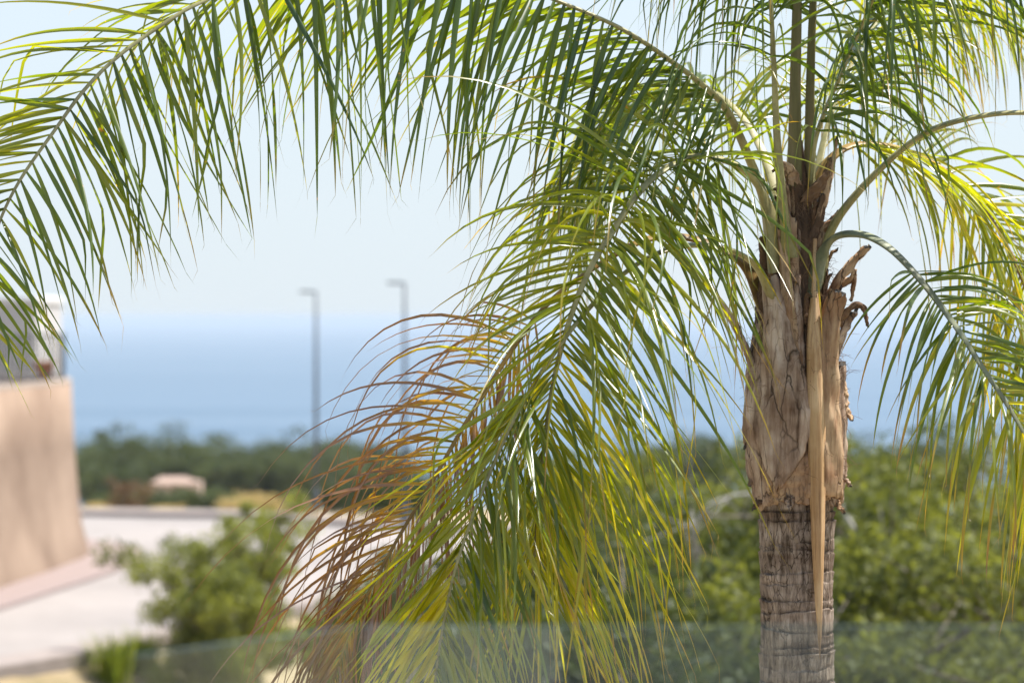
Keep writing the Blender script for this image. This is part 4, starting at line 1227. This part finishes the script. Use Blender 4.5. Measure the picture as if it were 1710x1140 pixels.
# F6 the yellow-green frond behind, falling to the right
frond([(1352, 420, 8.52), (1368, 300, 8.58), (1405, 250, 8.62), (1462, 239, 8.68), (1530, 256, 8.74), (1600, 300, 8.8), (1655, 365, 8.84), (1700, 450, 8.86), (1740, 560, 8.88), (1770, 690, 8.88), (1785, 800, 8.88)],
      [(0, (0, -0.4, 1)), (0.3, (0.1, -0.5, 0.9)), (0.6, (0.4, -1, 0.4)), (1, (0.3, -1, 0.1))], 'sunlit yellow-green frond falling away behind the bare stalk',
      u0=0.22, L=0.60, width=0.0165, tone=(0.72, 0.72), dry=(0.10, 0.10), ang=(62, 30), droop=(2.4, 2.8), spread=24, seed=6, rad=(0.018, 0.010, 0.003), mat='rachis_yellow', spacing=0.0125)
# F7 the lower right frond in front
frond([(1352, 490, 8.32), (1382, 404, 8.26), (1430, 389, 8.18), (1482, 411, 8.10), (1540, 470, 8.02), (1600, 550, 7.97), (1640, 612, 7.95), (1682, 675, 7.94), (1722, 745, 7.94), (1765, 840, 7.96), (1790, 930, 8.0)],
      [(0, (0, -0.4, 1)), (0.3, (0.3, -0.8, 0.7)), (1, (0.3, -1, 0.2))], 'lower frond sloping down to the right with a pale spotted stalk',
      u0=0.36, L=0.50, width=0.0165, tone=(0.26, 0.30), dry=(0.05, 0.10), tone_u=0.8, ang=(78, 32), droop=(3.0, 3.0), spread=26, seed=7, rad=(0.020, 0.0125, 0.003), mat='rachis_grey', spacing=0.0125, dry_u=0.05)
# F8 and F9 young upright leaves of the centre, still narrow
frond([(1326, 420, 8.38), (1327, 300, 8.37), (1328, 150, 8.36), (1331, 0, 8.35), (1330, -120, 8.33), (1318, -240, 8.30), (1285, -350, 8.25), (1230, -440, 8.2)],
      [(0, (0, -1, 0)), (1, (-0.5, -0.7, 0.5))], 'brownish green young frond standing upright in the centre', u0=0.46, L=0.85, width=0.018, tone=(0.25, 0.3), ang=(60, 50), droop=(6.5, 6.5), spread=34, seed=8, rad=(0.021, 0.017, 0.006), mat='spear', spacing=0.024)
frond([(1350, 400, 8.44), (1352, 290, 8.44), (1353, 150, 8.43), (1358, 0, 8.42), (1366, -140, 8.42), (1385, -260, 8.42), (1430, -370, 8.42)],
      [(0, (0, -1, 0)), (1, (0.4, -0.8, 0.4))], 'second upright young frond just behind the first', u0=0.48, L=0.80, width=0.018, tone=(0.25, 0.3), ang=(60, 50), droop=(6.0, 6.0), spread=34, seed=9, rad=(0.017, 0.014, 0.006), mat='spear', spacing=0.024)
# F10 frond behind the left arch, seen through it
frond([(1318, 420, 8.55), (1300, 330, 8.62), (1272, 250, 8.72), (1235, 190, 8.85), (1185, 150, 8.98), (1120, 140, 9.1), (1060, 165, 9.2), (1010, 210, 9.28), (970, 290, 9.34), (945, 380, 9.38)],
      [(0, (0, -0.2, 1)), (0.5, (-0.2, -0.4, 1)), (1, (-0.4, -1, 0.3))], 'frond behind the arching one, drooping over the hanging frond', u0=0.30, L=0.55, width=0.017, tone=(0.45, 0.55), dry=(0.02, 0.05), ang=(60, 35), droop=(4.5, 5.0), spread=26, seed=10, rad=(0.019, 0.011, 0.003), spacing=0.015)
# F11 frond behind the centre leaning right, yellow-green through the light
frond([(1345, 400, 8.5), (1362, 300, 8.6), (1385, 200, 8.75), (1420, 110, 8.9), (1470, 30, 9.05), (1540, -20, 9.2), (1620, -10, 9.3), (1700, 50, 9.4)],
      [(0, (-0.4, -0.2, 1)), (1, (0.1, -0.4, 1))], 'thin frond behind the centre leaning over the bare stalk', u0=0.28, L=0.52, width=0.015, tone=(0.6, 0.6), dry=(0.05, 0.05), ang=(62, 40), droop=(4.5, 5.0), spread=30, seed=11, rad=(0.014, 0.009, 0.003), spacing=0.016)

# F12 frond rising on the near side of the centre, its thin leaflets trailing past the upright ones
frond([(1318, 430, 8.30), (1306, 330, 8.26), (1297, 220, 8.22), (1292, 100, 8.17), (1284, -30, 8.12), (1262, -130, 8.08), (1222, -205, 8.05), (1160, -250, 8.02), (1090, -250, 8.0)],
      [(0, (-0.3, -0.6, 0.6)), (0.6, (0.3, -0.5, 0.8)), (1, (0, -0.3, 1))], 'slender frond rising beside the upright ones with thin trailing leaflets', u0=0.42, L=0.66, width=0.0125, tone=(0.25, 0.35), ang=(60, 50), droop=(4.6, 4.6), tilt=-5, spread=32, seed=12, rad=(0.013, 0.010, 0.003), spacing=0.017, kinks=0.12)

ALL_LEAFLETS.sort(key=lambda q: -q[0])
for area, fo, v, fc, a in ALL_LEAFLETS[:300]:
    mesh_obj('leaflet', v, fc, M['leaf'], fo, True, a)
rest = {}
for area, fo, v, fc, a in ALL_LEAFLETS[300:]:
    rest.setdefault(fo.name, (fo, MB()))[1].add(v, fc, a)
for fo, mb in rest.values():
    tag(mb.build('leaflets', M['leaf'], fo, True), kind='stuff')
print('leaflets', len(ALL_LEAFLETS), 'cut at', ALL_LEAFLETS[min(299, len(ALL_LEAFLETS) - 1)][0])

# ------------------------------------------------------------------ haze over the sea
m = bpy.data.materials.new('sea_haze'); m.use_nodes = True
N = m.node_tree.nodes; N.clear()
o_ = N.new('ShaderNodeOutputMaterial'); pv_ = N.new('ShaderNodeVolumePrincipled')
pv_.inputs['Color'].default_value = (0.53, 0.595, 0.66, 1); pv_.inputs['Density'].default_value = 0.00009
pv_.inputs['Anisotropy'].default_value = 0.0
m.node_tree.links.new(pv_.outputs[0], o_.inputs['Volume'])
mb = MB(); mb.box((-95000, -60, -106), (95000, 98000, 6.0))
hz = mb.build('haze', m)
tag(hz, 'thin pale sea haze over the whole view', 'haze', kind='stuff')
